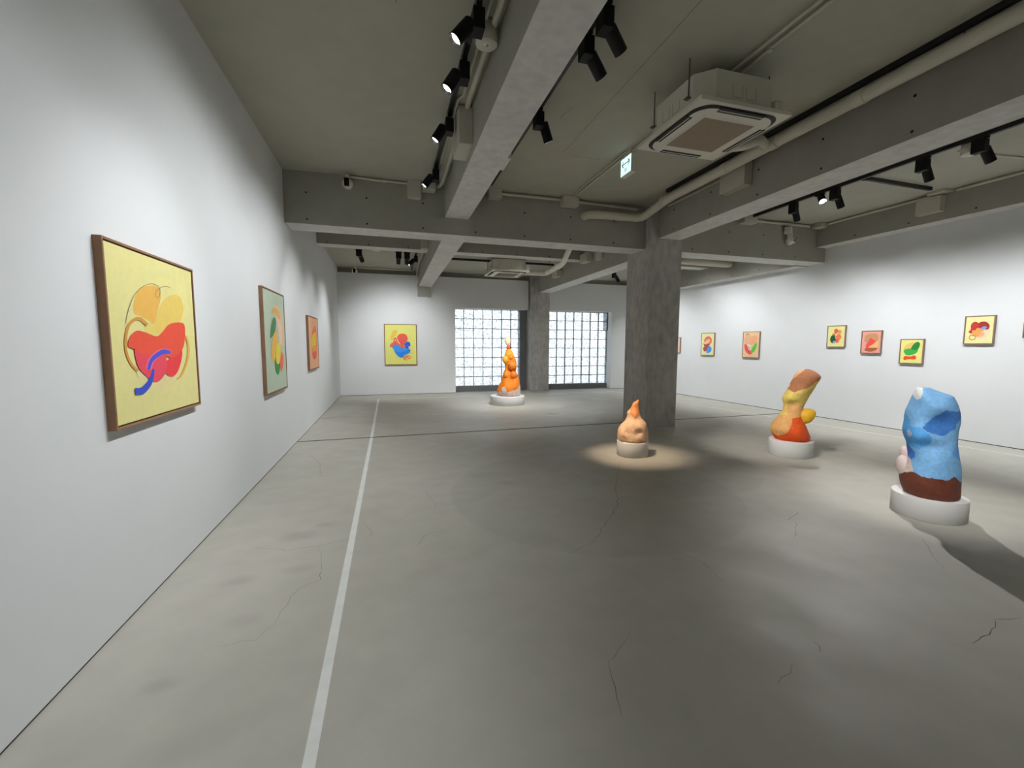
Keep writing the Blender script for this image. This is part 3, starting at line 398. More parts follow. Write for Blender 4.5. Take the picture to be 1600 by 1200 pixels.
# beams and pillars
def beam(name, label, boxes, m='beam', holes=()):
    b = MB()
    for bx in boxes: b.bbox(*bx, b=.008)
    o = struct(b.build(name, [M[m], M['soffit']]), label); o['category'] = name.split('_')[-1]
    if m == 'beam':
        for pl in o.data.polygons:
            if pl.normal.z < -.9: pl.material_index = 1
    if holes:
        h = MB()
        for p, n in holes:
            p = Vector(p); n = Vector(n); h.cyl(p - n * .004, p + n * .0012, .014, 10)
        h.build('tie_holes', M['hole'], o, kind='stuff')
    return o
hx = [(-1.1 + .82 * i, 6.86, z) for i in range(12) for z in (3.29, 3.66)]
hx = [(p, (0, -1, 0)) for p in hx if not (.84 < p[0] < 1.28 and p[2] > 3.4) and not (4.4 < p[0] < 5.15)]
beam('crossbeam', 'deep concrete beam crossing the room onto the front pillar', [(XL, 8.72, 6.86, 7.30, 3.22, 3.96)], holes=hx)
beam('ceiling_beam', 'pale concrete beam running down the middle of the ceiling', [(.872, 1.25, -4.1, 6.87, 3.471, 3.96)])
hl = [((4.62, y, z), (-1, 0, 0)) for y in (6.3, 5.45, 4.6, 3.75, 2.9, 2.05) for z in (3.45, 3.76)]
beam('ceiling_beam', 'concrete beam running from the front pillar over the room on the right', [(4.62, 5.07, -4.1, 6.87, 3.385, 3.96)], holes=hl)
beam('ceiling_beam', 'concrete beam running to the far wall with a short stub at its end', [(.865, 1.245, 7.29, 13.2, 3.22, 3.96), (.84, 1.215, 13.05, 13.3, 2.93, 3.3)])
hf = [((4.62, y, z), (-1, 0, 0)) for y in (12.3, 11.4, 10.5, 9.1, 8.3) for z in (3.25, 3.5)]
beam('ceiling_beam', 'concrete beam from the front pillar to the rear pillar', [(4.62, 5.05, 7.29, 13.1, 3.172, 3.96)], holes=hf)
hb = [((-1.2 + .82 * i, 9.72, 3.61), (0, -1, 0)) for i in range(12)]
beam('crossbeam', 'shallow second crossbeam behind the deep one', [(XL, 8.62, 9.72, 10.05, 3.57, 3.96)], holes=hb)
def skew_beam(name, label, s0, s1, d, z0, z1, hs):
    b = MB(); b.add([rw(s, dd, z) for z in (z0, z1) for dd in (d, -.02) for s in (s0, s1)], [(0, 2, 3, 1), (4, 5, 7, 6), (0, 1, 5, 4), (2, 6, 7, 3), (0, 4, 6, 2), (1, 3, 7, 5)])
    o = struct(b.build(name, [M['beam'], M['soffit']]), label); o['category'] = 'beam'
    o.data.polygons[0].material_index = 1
    h = MB()
    for s in hs: h.cyl(rw(s, d - .004, z0 + .07), rw(s, d + .0012, z0 + .07), .014, 10)
    h.build('tie_holes', M['hole'], o, kind='stuff')
skew_beam('edge_beam', 'concrete edge beam above the near part of the right wall', 4.17, 15.2, .27, 3.512, 3.96, (4.9, 5.75, 6.6, 7.4))
skew_beam('edge_beam', 'concrete edge beam above the far part of the right wall', -2.6, 3.8, .33, 3.195, 3.96, (-.4, .5, 1.3, 2.1, 2.9))
beam('concrete_pillar', 'grey trowelled concrete pillar in the middle of the room', [(4.46, 5.105, 6.69, 7.46, 0, 3.96)], 'pillar')
beam('concrete_pillar', 'grey concrete pillar between the two glass block windows', [(4.372, 5.0, 13.0, 13.76, 0, 3.71)], 'pillar')

# glass block windows
def window(name, label, x0, ncol, skip):
    root = struct(thing(name, label, 'window', (x0, 13.53, zb)))
    px, pz = .3105, .308
    bm = MB(); bm.bbox(.0065, px - .0065, -.05, .04, .0095, pz - .0095, b=.012)
    first = None
    for c in range(ncol):
        for r in range(8):
            if (c, r) in skip: continue
            if first is None:
                first = bm.build('glass_block', M['glass'], root); o = first
            else:
                o = first.copy(); COL.objects.link(o); o.parent = root
            o.location = (c * px, 0, r * pz)
    mo = MB()
    for c in range(ncol + 1): mo.box(c * px - .0065, c * px + .0065, -.055, .03, 0, 8 * pz)
    for r in range(9): mo.box(0, ncol * px, -.054, .031, r * pz - .0095, r * pz + .0095)
    mo.build('mortar_grid', M['mortar'], root)
    return root
window('window_1', 'glass block window left of the rear pillar', 1.975, 7, ())
window('window_2', 'glass block window right of the rear pillar', 5.15, 8, {(7, 7), (7, 6)})

# ------------------------------------------------------------------ paintings
def catmull(pts, n=6):
    out = []; k = len(pts)
    for i in range(k):
        p0, p1, p2, p3 = (Vector(pts[(i + j) % k]) for j in (-1, 0, 1, 2))
        for j in range(n):
            t = j / n
            out.append(.5 * ((2 * p1) + (p2 - p0) * t + (2 * p0 - 5 * p1 + 4 * p2 - p3) * t * t + (3 * p1 - p0 - 3 * p2 + p3) * t ** 3))
    return out
def catopen(pts, n=6):
    pts = [Vector(p) for p in pts]; P = [2 * pts[0] - pts[1]] + pts + [2 * pts[-1] - pts[-2]]; out = []
    for i in range(1, len(P) - 2):
        p0, p1, p2, p3 = P[i - 1:i + 3]
        for j in range(n):
            t = j / n
            out.append(.5 * ((2 * p1) + (p2 - p0) * t + (2 * p0 - 5 * p1 + 4 * p2 - p3) * t * t + (3 * p1 - p0 - 3 * p2 + p3) * t ** 3))
    out.append(pts[-1]); return out
PMAT = {}
def gain(c, g):
    L = lin(c)[:3]; g = min(g, .90 / max(L)); L = [v * g for v in L]
    return tuple(255 * (1.055 * v ** (1 / 2.4) - .055 if v > .0031308 else v * 12.92) for v in L)
def paint(c, g=1.25):
    c = tuple(c); k = c + (g,)
    if k not in PMAT: PMAT[k] = mat('oil_paint', gain(c, g), .6, var=(22, .035), bump=(180, .08))
    return PMAT[k]
LABELS = {
 'P1': 'large yellow abstract painting with a red heart-like form, nearest on the left wall',
 'P2': 'sage green abstract painting with yellow and mustard ovals on the left wall',
 'P3': 'peach abstract painting with a yellow and red oval, farthest on the left wall',
 'P4': 'yellow painting of a red disc and blue bowl form on the far wall',
 'RA': 'small pale yellow painting of a red arch, brown patch and blue oval, near the pillar',
 'RB': 'small peach painting with red and green crescents on the right wall',
 'RC': 'small yellow painting with a dark green blob and orange discs on the right wall',
 'RD': 'small pink painting of a tan arch over a brown oval on the right wall',
 'RE': 'small bright yellow painting of a green form above a red bar on the right wall',
 'RF': 'small square-ish yellow painting with dark red cloud forms, high on the right wall',
 'RG': 'plain pale painting mostly hidden behind the front pillar on the right wall',
 'RH': 'plain yellow-green painting just cut by the right edge of the picture'}
for pid, wl, s0, s1, z0, z1, bgc, shapes in PAINTINGS:
    w = s1 - s0; h = z1 - z0
    root = thing('framed_painting', LABELS[pid], 'painting', group='framed abstract paintings')
    if wl == 'L': a, n, o = Vector((0, 1, 0)), Vector((1, 0, 0)), Vector((XL, s0, z0))
    elif wl == 'B': a, n, o = Vector((1, 0, 0)), Vector((0, -1, 0)), Vector((s0, 13.17, z0))
    else: a, n, o = RT, RN, rw(s0, 0, z0)
    mt = Matrix.Identity(4)
    for i in range(3): mt[i][0] = a[i]; mt[i][1] = -n[i]; mt[i][2] = (0, 0, 1)[i]; mt[i][3] = o[i]
    root.matrix_world = mt     # local x along the wall, -y into the room, z up
    big = pid[0] == 'P'
    t = .013 if big else .011; gp = .008 if big else .005; D = .04
    fm = MB(); fmat = M['frame'] if big else M['framed']
    fm.bbox(0, t, -D, 0, 0, h, b=.0015); fm.bbox(w - t, w, -D, 0, 0, h, b=.0015); fm.bbox(t, w - t, -D, 0, 0, t, b=.0015); fm.bbox(t, w - t, -D, 0, h - t, h, b=.0015)
    fm.build('frame', fmat, root)
    MB().box(t, w - t, -.012, -.002, t, h - t).build('backing', M['fgap'], root)
    c0 = t + gp; cw = w - 2 * c0; chh = h - 2 * c0
    cv = MB().bbox(0, cw, -.024, 0, 0, chh, b=.002).build('canvas', paint(bgc, 1.12 if big else 1.3), root, loc=(c0, -.011, c0))
    if shapes:
        sm = MB(); mats = []
        for k, (ty, c, pts) in enumerate(shapes):
            m_ = paint(c)
            if m_ not in mats: mats.append(m_)
            mi = mats.index(m_); y = -.0244 - .0004 * (k + 1)
            if ty == 'b':
                pp = catmull([(p[0] * cw, p[1] * chh) for p in pts], 6)
                sm.add([(p.x, y, p.y) for p in pp], [tuple(range(len(pp)))], mi)
            else:
                A = catopen([(p[0] * cw, p[1] * chh) for p in pts[0]]); B = catopen([(p[0] * cw, p[1] * chh) for p in pts[1]]); k2 = len(A)
                sm.add([(p.x, y, p.y) for p in A] + [(p.x, y, p.y) for p in B], [(i, i + 1, k2 + i + 1, k2 + i) for i in range(k2 - 1)], mi)
        so = sm.build('painted_shapes', mats, cv)
        bm = bmesh.new(); bm.from_mesh(so.data)
        bmesh.ops.triangulate(bm, faces=[f for f in bm.faces if len(f.verts) > 4])
        bm.to_mesh(so.data); bm.free()

# ------------------------------------------------------------------ plinths and sculptures
PL = {'S1': (.208, .20), 'S2': (.265, .21), 'S3': (.254, .19), 'S4': (.436, .22)}
PLAB = {'S1': 'small white drum plinth under the peach cone sculpture', 'S2': 'white drum plinth under the leaning brown and orange sculpture',
        'S3': 'white drum plinth under the blue sculpture, nearest', 'S4': 'wide white drum plinth under the tall orange sculpture by the window'}
SLAB = {'S1': 'small peach cone-shaped lumpy sculpture with an orange tip, in front of the pillar', 'S2': 'leaning lumpy sculpture in brown, yellow, peach and orange with a yellow bulb',
        'S3': 'blue lumpy boulder-like sculpture with a brown base, nearest to the viewer', 'S4': 'tall bulging orange sculpture with a pale pink base, before the glass blocks'}
def inpoly(x, y, poly):
    c = False; j = len(poly) - 1
    for i in range(len(poly)):
        xi, yi = poly[i]; xj, yj = poly[j]
        if (yi > y) != (yj > y) and x < (xj - xi) * (y - yi) / (yj - yi + 1e-12) + xi: c = not c
        j = i
    return c
pm = mat('painted_papier_mache', (255, 255, 255), .75, bump=(55, .25)); nt = pm.node_tree
at = nt.nodes.new('ShaderNodeAttribute'); at.attribute_name = 'paint_colour'
pn = nt.nodes.new('ShaderNodeTexNoise'); pn.inputs['Scale'].default_value = 38; pn.inputs['Detail'].default_value = 6
tcn = nt.nodes.new('ShaderNodeTexCoord'); nt.links.new(tcn.outputs['Object'], pn.inputs['Vector'])
pr = nt.nodes.new('ShaderNodeMapRange'); pr.inputs[1].default_value = .3; pr.inputs[2].default_value = .7; pr.inputs[3].default_value = .88; pr.inputs[4].default_value = 1.1
nt.links.new(pn.outputs[0], pr.inputs[0])
px_ = nt.nodes.new('ShaderNodeMix'); px_.data_type = 'RGBA'; px_.blend_type = 'MULTIPLY'; px_.inputs[0].default_value = 1
nt.links.new(at.outputs['Color'], px_.inputs[6]); nt.links.new(pr.outputs[0], px_.inputs[7]); nt.links.new(px_.outputs[2], nt.nodes['Principled BSDF'].inputs['Base Color'])
BASE = {'S1': (244, 200, 164), 'S2': (242, 92, 28), 'S3': (124, 178, 226), 'S4': (252, 138, 26)}
DEPTH = {'S1': .95, 'S2': .85, 'S3': .95, 'S4': .9}
def interp(rings, z):
    if z >= rings[0][0]: return rings[0][1:]
    for a, b in zip(rings[:-1], rings[1:]):
        if b[0] <= z <= a[0]:
            t = (z - b[0]) / (a[0] - b[0] + 1e-9); return (b[1] + (a[1] - b[1]) * t, b[2] + (a[2] - b[2]) * t)
    return rings[-1][1:]
for sd in SCULPT:
    sid = sd['id']; cx, cy = sd['pos']; r, ph = PL[sid]
    p = MB().lathe([(0, 0), (r - .004, 0), (r, .004), (r, ph - .005), (r - .0015, ph - .0015), (r - .005, ph), (0, ph)], n=72)
    tag(p.build('plinth', M['white'], loc=(cx, cy, 0)), PLAB[sid], 'plinth', 'white drum plinths')
    hv = Vector((cx, cy, 0)).normalized(); u = Vector((hv.y, -hv.x, 0)); v = -hv
    rings = sd['rings']
    zt = rings[0][0]; nz, na = 170, 190
    root = thing('sculpture', SLAB[sid], 'sculpture', (cx, cy, ph), group='painted lumpy sculptures')
    V = []; F = []; CLR = []
    zs = [ph + (zt - ph) * i / (nz - 1) for i in range(nz)]
    for i, z in enumerate(zs):
        c, w = interp(rings, z); c2, w2 = interp(rings, z + .012); c3, w3 = interp(rings, z - .012)
        c = (c + c2 + c3) / 3; w = (w + w2 + w3) / 3
        lo = min(1, (z - ph) / .03); w *= .93 + .07 * math.sqrt(max(0, 1 - (1 - lo) ** 2))
        for j in range(na):
            t = 2 * PI * j / na; ct, st = math.cos(t), math.sin(t)
            cu = math.copysign(abs(ct) ** .9, ct); cv_ = math.copysign(abs(st) ** .9, st)
            uu = cu * w; vv = cv_ * w * DEPTH[sid]
            nz1 = noise.noise(Vector((uu * 6 + 3, vv * 6, z * 6 + 10 * len(sid) + cx)))
            nz2 = noise.noise(Vector((uu * 17, vv * 17, z * 17 + cx)))
            nz3 = noise.noise(Vector((uu * 10 + 7, vv * 10, z * 9 + cy)))
            k = 1 + (.07 * nz1 + .05 * nz3 + .02 * nz2) * (.25 + .75 * abs(st))
            d = 0
            if st > -.1:
                for bu, bz, br, amp in sd['bumps']:
                    q = ((c + uu - bu) ** 2 + (z - bz) ** 2) / (br * br)
                    if q < 6: d += amp * 1.7 * math.exp(-q)
            vv2 = vv * k + d * max(0, st + .1); uu2 = uu * (1 + (k - 1) * .4)
            P3 = u * (c + uu2) + v * vv2
            V.append((P3.x, P3.y, z - ph))
            col = BASE[sid]
            jx = .006 * noise.noise(Vector((uu * 30, z * 30, 1))); jz = .006 * noise.noise(Vector((uu * 30, z * 30, 5)))
            for cc, poly in sd['paint']:
                if inpoly(c + uu + jx, z + jz, poly): col = cc
            CLR.append(lin(gain(col, 1.35)))
    for i in range(nz - 1):
        for j in range(na):
            F.append((i * na + j, i * na + (j + 1) % na, (i + 1) * na + (j + 1) % na, (i + 1) * na + j))
    top = len(V); c, w = interp(rings, zt); P3 = u * c; V.append((P3.x, P3.y, zt - ph + .003)); CLR.append(CLR[-1])
    F += [((nz - 1) * na + j, (nz - 1) * na + (j + 1) % na, top) for j in range(na)]
    F.append(tuple(reversed(range(na))))
    me = bpy.data.meshes.new('body'); me.from_pydata(V, [], F); me.materials.append(pm)
    ca = me.color_attributes.new('paint_colour', 'FLOAT_COLOR', 'POINT')
    ca.data.foreach_set('color', [x for q in CLR for x in q])
    me.polygons.foreach_set('use_smooth', [True] * (len(F) - 1) + [False]); me.update()
    bo = bpy.data.objects.new('body', me); COL.objects.link(bo); bo.parent = root
    for nme, colr, (lu, lz), rad in sd['lobes']:
        c, w = interp(rings, max(ph, min(zt, lz)))
        f_ = max(0, 1 - ((lu - c) / max(w, .01)) ** 2) ** .5
        on_axis = nme in ('stem', 'loop', 'eye')
        dv = 0 if on_axis else w * DEPTH[sid] * f_ * (.78 if sid == 'S4' else .8)
        if nme == 'eye': dv = .03
        P3 = u * lu + v * dv
        lb = MB().sphere((0, 0, 0), (rad[0], rad[2], rad[1]), 40, 24)
        nv = []
        for q in lb.v:
            qv = Vector(q); kk = 1 + .10 * noise.noise(qv * 9 + Vector((lu * 10, lz * 10, 0)))
            if sid == 'S2':   # lemon-like bulb, pointed to the lower left
                s_ = max(0, -(qv.x / rad[0])); qv = Vector((qv.x, qv.y * (1 - .45 * s_), qv.z * (1 - .45 * s_)))
                qv = Matrix.Rotation(-math.radians(38), 3, 'Y') @ qv
            qv *= kk; nv.append(tuple(u * qv.x + v * qv.y + Vector((0, 0, qv.z))))
        lb.v = nv
        ob = lb.build({'eye': 'lobe'}.get(nme, nme), paint(colr), root, loc=(P3.x, P3.y, lz - ph))

# ------------------------------------------------------------------ lighting tracks and spotlights
def rail(name_label, p0, p1, group='black lighting tracks'):
    p0 = Vector(p0); p1 = Vector(p1); d = p1 - p0; L = d.length; ang = math.atan2(d.y, d.x)
    root = thing('lighting_track', name_label, 'track', p0, ang, group)
    MB().box(0, L, -.021, .021, -.05, 0).build('rail', M['blackrail'], root)
    MB().box(-.05, 0, -.023, .023, -.054, 0).build('end_feed', M['black'], root)
    return root
ZC = 3.95; ZF = 3.70
rail('black lighting track left of the middle beam', (.66, -3.5, ZC), (.66, 6.64, ZC))
rail('black lighting track right of the middle beam', (1.53, -3.5, ZC), (1.53, 6.5, ZC))
rail('black lighting track beside the right-hand beam', (6.62, -2.0, ZC), (6.62, 6.64, ZC))
rail('short black branch track towards the right wall', (6.70, 4.74, ZC), (8.1, 4.76, ZC))
rail('black track half hidden behind the thick pipe', (4.262, -3.5, ZC), (4.262, 6.0, ZC))
rail('black lighting track in the far left bay', (.66, 10.1, ZF), (.66, 12.9, ZF))
rail('black cross track in the far left bay', (-1.0, 10.42, ZF), (.6, 10.42, ZF))
rail('black track above the far air conditioner', (1.3, 11.05, ZF), (4.35, 11.05, ZF))
rail('black track in the far right bay', (6.42, 10.4, ZF), (6.42, 13.3, ZF))
rail('black track in the middle left bay', (.66, 7.4, ZC), (.66, 9.6, ZC))
rail('black track in the middle right bay', (6.5, 7.4, ZC), (6.5, 9.6, ZC))
rail('added unseen black track in the middle of the middle bay', (2.9, 7.4, ZC), (2.9, 9.6, ZC))  # added out of view to carry the extra heads

def spot(x, y, zc, target, power, angle=50, blend=.8, col=(1, .97, .93), label='', rz=0.0, lit=True, side=1, sz=.04, lift=False):
    root = thing('spotlight', label, 'spotlight', (x, y, zc - .05), 0, 'black track spotlights')
    T = Vector(target) - root.location
    hd = Vector((T.x, T.y, 0)).normalized()
    off = Vector((hd.y, -hd.x, 0)) * .0
    Mz = Matrix.Rotation(rz, 4, 'Z')
    MB().bbox(-.02, .02, -.075, .075, -.024, .002, b=.002, M=Mz).build('adapter', M['black'], root)
    if not lift: MB().bbox(-.043, .043, -.062, .062, -.165, -.024, b=.004, M=Mz).build('driver_box', M['black'], root)
    pv = hd * .088 + Vector((0, 0, -.15))
    if lift: pv = hd * .06 + Vector((0, 0, -.075))
    kn = hd * .02 + Vector((0, 0, -.13 if not lift else -.01))
    MB().cyl(kn, pv, .018, 12).sphere(pv, .03, 14, 8).build('knuckle', M['black'], root)
    d = (T - pv).normalized()
    a = pv - d * .06; e = pv + d * .13
    br = MB(); br.frus(a, a + d * .012, .04, .05, 24); br.cyl(a + d * .012, e, .05, 24, caps=False)
    bo = br.build('barrel', M['black'], root)
    rf = MB(); rf.frus(e - d * .02, e, .036, .0485, 24, caps=False); rf.build('reflector', M['reflector'] if lit else M['black'], bo)
    ln = MB(); ln.cyl(e - d * .021, e - d * .019, .036, 20); ln.build('lens', M['lens'] if lit else M['black'], bo)
    if power:
        L = bpy.data.lights.new('lamp_light', 'SPOT'); L.energy = power; L.spot_size = math.radians(angle); L.spot_blend = blend
        L.color = col; L.shadow_soft_size = sz
        lo = bpy.data.objects.new('lamp_light', L); COL.objects.link(lo); lo.parent = root
        lo.location = e + d * .012; lo.rotation_euler = (-d).to_track_quat('Z', 'Y').to_euler()
    return root
for a in SPOTS: spot(**a)

# ------------------------------------------------------------------ air conditioners
def aircon(label, loc, rz=0):
    root = thing('ceiling_air_conditioner', label, 'air conditioner', loc, rz, 'ceiling cassette air conditioners')   # origin: centre of the fascia underside
    c = .42; k = .13; oc = [(-c + k, -c), (c - k, -c), (c, -c + k), (c, c - k), (c - k, c), (-c + k, c), (-c, c - k), (-c, -c + k)]
    b = MB().prism(oc, .035, .30)
    bd = b.build('body', M['acbody'], root)
    sm = MB()
    for s in (-1, 1):
        for q in ((-.12, .06), (.02, .16)):
            sm.box(q[0], q[0] + .10, s * c - .0015, s * c + .0015, .10, .103).box(q[0], q[0] + .003, s * c - .0015, s * c + .0015, .10, .20).box(q[0] + .1, q[0] + .103, s * c - .0015, s * c + .0015, .10, .20)
            sm.box(s * c - .0015, s * c + .0015, q[0], q[0] + .10, .10, .103).box(s * c - .0015, s * c + .0015, q[0], q[0] + .003, .10, .20).box(s * c - .0015, s * c + .0015, q[0] + .1, q[0] + .103, .10, .20)
    sm.build('knockout_seams', M['grille'], bd)
    # fascia: square plate with rounded inner panel
    h = .475
    MB().bbox(-h, h, -h, h, .004, .04, b=.006).build('fascia', M['acw'], root)
    def rr(a, r, n=8):
        out = []
        for cx, cy, t0 in ((a - r, a - r, 0), (-a + r, a - r, PI / 2), (-a + r, -a + r, PI), (a - r, -a + r, 1.5 * PI)):
            for i in range(n + 1): out.append((cx + r * math.cos(t0 + PI / 2 * i / n), cy + r * math.sin(t0 + PI / 2 * i / n)))
        return out
    def ring(pa, pb, z0, z1, m, name):
        n = len(pa); b = MB(); b.add([(x, y, z0) for x, y in pa] + [(x, y, z1) for x, y in pb], [(i, (i + 1) % n, n + (i + 1) % n, n + i) for i in range(n)], 0, True); return b.build(name, m, root)
    ring(rr(.435, .16), rr(.405, .15), .0035, -.008, M['slot'], 'recess_ring')
    MB().prism(rr(.405, .15), -.012, .01).build('inner_panel', M['acw'], root)
    # four louvre slots with vane
    for q in range(4):
        R = Matrix.Rotation(q * PI / 2, 4, 'Z')
        lv = MB().bbox(-.235, .235, -.428, -.365, -.0145, .006, b=.004, M=R).build('louvre_slot', M['slot'], root)
        MB().bbox(-.225, .225, -.40, -.392, -.0185, -.012, b=.0025, M=R).build('vane', M['acw'], lv)
    MB().bbox(-.305, .305, -.305, .305, -.016, 0, b=.012).build('grille_rim', M['acw'], root)
    gm = MB(); gm.box(-.27, .27, -.27, .27, -.0175, -.01)
    go = gm.build('grille', M['grille'], root)
    sl = MB()
    for i in range(27): sl.box(-.265, .265, -.262 + .02 * i, -.258 + .02 * i, -.0195, -.0165)
    for i in range(14): sl.box(-.262 + .04 * i, -.259 + .04 * i, -.265, .265, -.019, -.0165)
    sl.build('grille_slats', M['grille'], go, kind='stuff')
    top = (ZC if loc[1] < 9.7 else ZF) - loc[2]
    for sx, sy in ((-1, -1), (1, -1), (-1, 1), (1, 1)):
        MB().cyl((sx * .43, sy * .25, .12), (sx * .43, sy * .25, top), .006, 8).box(sx * .43 - .03, sx * .43 + .02, sy * .25 - .025, sy * .25 + .025, .12, .128).build('hanger_rod', M['steel'], root)
    MB().box(.42, .50, -.34, -.22, .06, .20).cyl((.46, -.28, .13), (.56, -.28, .13), .022, 12).build('pipe_bracket', M['offw'], root)
    return root
aircon('large cream cassette air conditioner hanging near, beside the exit sign', (2.96, 3.56, 3.50))
aircon('cassette air conditioner in the far bay, smaller in view, before the windows', (2.90, 10.64, 3.29))

# ------------------------------------------------------------------ pipes, conduits and boxes
def arc(c, a, b, r, n=8):   # quarter bend helper: points from c+a*r to c+b*r around centre c
    c = Vector(c); a = Vector(a); b = Vector(b)
    return [c + a * r * math.cos(PI / 2 * i / n) + b * r * math.sin(PI / 2 * i / n) for i in range(n + 1)]
root = thing('drain_pipe', 'thick grey pipe running beside the right-hand beam and turning into the crossbeam', 'pipe', (4.3, 6.0, 3.82))
def RL(p): return (p[0] - 4.3, p[1] - 6.0, p[2] - 3.82)
pts = [(4.30, -3.9, 3.835), (4.30, 5.9, 3.82), (4.30, 6.2, 3.80)]
MB().tube([RL(p) for p in pts], .062, 24).build('pipe_run', M['pvc'], root)
el = [(4.30, 6.15, 3.803), (4.30, 6.4, 3.77), (4.29, 6.58, 3.735), (4.25, 6.67, 3.71), (4.17, 6.70, 3.70), (4.0, 6.70, 3.695), (3.5, 6.70, 3.69), (3.40, 6.71, 3.69), (3.31, 6.74, 3.69), (3.26, 6.80, 3.69), (3.25, 6.87, 3.69)]
MB().tube([RL(p) for p in el], .066, 24).build('elbow_run', M['pvc'], root)
for y, r_ in ((4.82, .070), (4.08, .072), (3.15, .069), (6.12, .070), (1.6, .07)):
    c_ = MB().cyl(RL((4.3, y - .05, 3.825)), RL((4.3, y + .05, 3.825)), r_, 24); c_.build('coupling', M['pvc'], root)
MB().tube([RL(p) for p in ((3.42, 3.85, 3.56), (3.7, 3.9, 3.64), (4.02, 4.0, 3.78), (4.28, 4.16, 3.82))], .05, 20).build('branch_pipe', M['pvc'], root)
for y in (5.95, 4.9, 2.4): MB().cyl(RL((4.3, y, 3.88)), RL((4.3, y, 3.95)), .006, 8).build('pipe_hanger', M['steel'], root)

root = thing('drain_pipe', 'grey pipe dropping from the crossbeam to the far air conditioner', 'pipe', (4.1, 10, 3.5))
el = [(3.33, 10.72, 3.37), (3.90, 10.71, 3.37), (3.97, 10.66, 3.37), (3.98, 10.52, 3.375), (3.945, 9.7, 3.385), (3.93, 9.45, 3.39), (3.89, 9.25, 3.40), (3.52, 8.05, 3.46)]
MB().tube([(p[0] - 4.1, p[1] - 10, p[2] - 3.5) for p in el], .06, 18).build('pipe_run', M['pvc'], root)
for p, q in (((3.978, 10.5, 3.375), (3.972, 10.36, 3.377)), ((3.955, 9.75, 3.385), (3.945, 9.6, 3.387))): MB().cyl((p[0] - 4.1, p[1] - 10, p[2] - 3.5), (q[0] - 4.1, q[1] - 10, q[2] - 3.5), .068, 18).build('coupling', M['offw'], root)
MB().cyl((-.11, .4, -.1), (-.11, .4, .2), .005, 8).build('pipe_hanger', M['steel'], root)
root = thing('drain_pipe', 'thick grey cross pipe in the far right bay behind the pillar', 'pipe', (7, 8.8, 3.5))
MB().tube([(-1.93, 0, -.0), (1.05, .05, 0), (1.16, .06, .01), (1.21, .10, .03), (1.23, .16, .06)], .07, 20).build('pipe_run', M['pvc'], root)

def conduit(label, pts, r, clips=(), group='painted electrical conduits', m='cond'):
    o = Vector(pts[0]); root = thing('cable_conduit', label, 'conduit', o, 0, group)
    MB().tube([Vector(p) - o for p in pts], r, 12).build('tube', M[m], root)
    for c in clips:
        c = Vector(c) - o; MB().bbox(c.x - .02, c.x + .02, c.y - .02, c.y + .02, c.z - r - .006, c.z + r + .006, b=.004).build('clip', M[m], root)
    return root
def jbox(label, x0, x1, y0, y1, z0, z1, m='boxm', lid=None):
    c = ((x0 + x1) / 2, (y0 + y1) / 2, z0)
    root = thing('junction_box', label, 'junction box', c, 0, 'grey junction boxes')
    MB().bbox(x0 - c[0], x1 - c[0], y0 - c[1], y1 - c[1], 0, z1 - z0, b=.006).build('casing', M[m], root)
    if lid == 'y': MB().bbox(x0 - c[0] - .003, x1 - c[0] + .003, y0 - c[1] - .006, y0 - c[1] + .004, -.003, z1 - z0 + .002, b=.002).build('cover', M[m], root)
    if lid == '-x': MB().bbox(x0 - c[0] - .006, x0 - c[0] + .004, y0 - c[1] - .003, y1 - c[1] + .003, -.003, z1 - z0 + .002, b=.002).build('cover', M[m], root)
    if lid == 'x': MB().bbox(x1 - c[0] - .004, x1 - c[0] + .006, y0 - c[1] - .003, y1 - c[1] + .003, -.003, z1 - z0 + .002, b=.002).build('cover', M[m], root)
    return root
# left bay, along the crossbeam and the middle beam
conduit('grey conduit from the left camera to the junction box', [(-.50, 6.82, 3.925), (-.35, 6.82, 3.922), (-.15, 6.825, 3.915), (.32, 6.82, 3.915)], .016, [(-.02, 6.83, 3.918)])
jbox('grey square junction box on the crossbeam, left of the middle beam', .31, .505, 6.74, 6.86, 3.70, 3.945, lid='y')
jbox('grey box tucked behind the square junction box by the middle beam', .525, .72, 6.66, 6.86, 3.82, 3.95)
conduit('grey conduit along the left side of the middle beam', [(.815, 4.96, 3.918), (.815, 6.4, 3.915), (.81, 6.62, 3.91), (.785, 6.74, 3.90), (.75, 6.76, 3.89)], .026)
conduit('grey conduit along the left side of the middle beam, running overhead', [(.815, -3.5, 3.918), (.815, 4.52, 3.918)], .026)
conduit('thin grey conduit between track and middle beam', [(.752, -3.5, 3.935), (.752, 4.36, 3.935), (.712, 4.44, 3.935), (.712, 6.64, 3.935)], .013)
root = jbox('upright grey box on the left side of the middle beam', .73, .872, 4.53, 4.95, 3.56, 3.93)
# right of the middle beam
jbox('pale box on the right side of the middle beam', 1.25, 1.305, 4.58, 4.92, 3.495, 3.61, m='offw')
jbox('grey box at the crossbeam, right of the middle beam', 1.55, 1.76, 6.72, 6.86, 3.81, 3.95)
conduit('grey conduit along the crossbeam from the middle beam to the splice box', [(1.775, 6.81, 3.905), (2.785, 6.82, 3.91)], .021)
conduit('grey conduit along the crossbeam above the elbow pipe', [(3.09, 6.82, 3.905), (4.25, 6.82, 3.885)], .021)
jbox('grey splice box on the crossbeam under the sign conduit', 2.80, 3.08, 6.70, 6.86, 3.80, 3.945)
conduit('grey conduit leading to the exit sign', [(2.98, 6.69, 3.93), (2.975, -1.0, 3.93)], .013, [(2.98, 6.25, 3.925)])
conduit('second thin conduit leading to the exit sign', [(2.93, 6.69, 3.934), (2.925, 5.0, 3.934)], .008)
conduit('thin ceiling conduit behind the near air conditioner', [(3.08, 3.3, 3.935), (3.06, 2.9, 3.935), (3.05, -1.5, 3.935)], .013, [(3.06, 3.0, 3.93)])
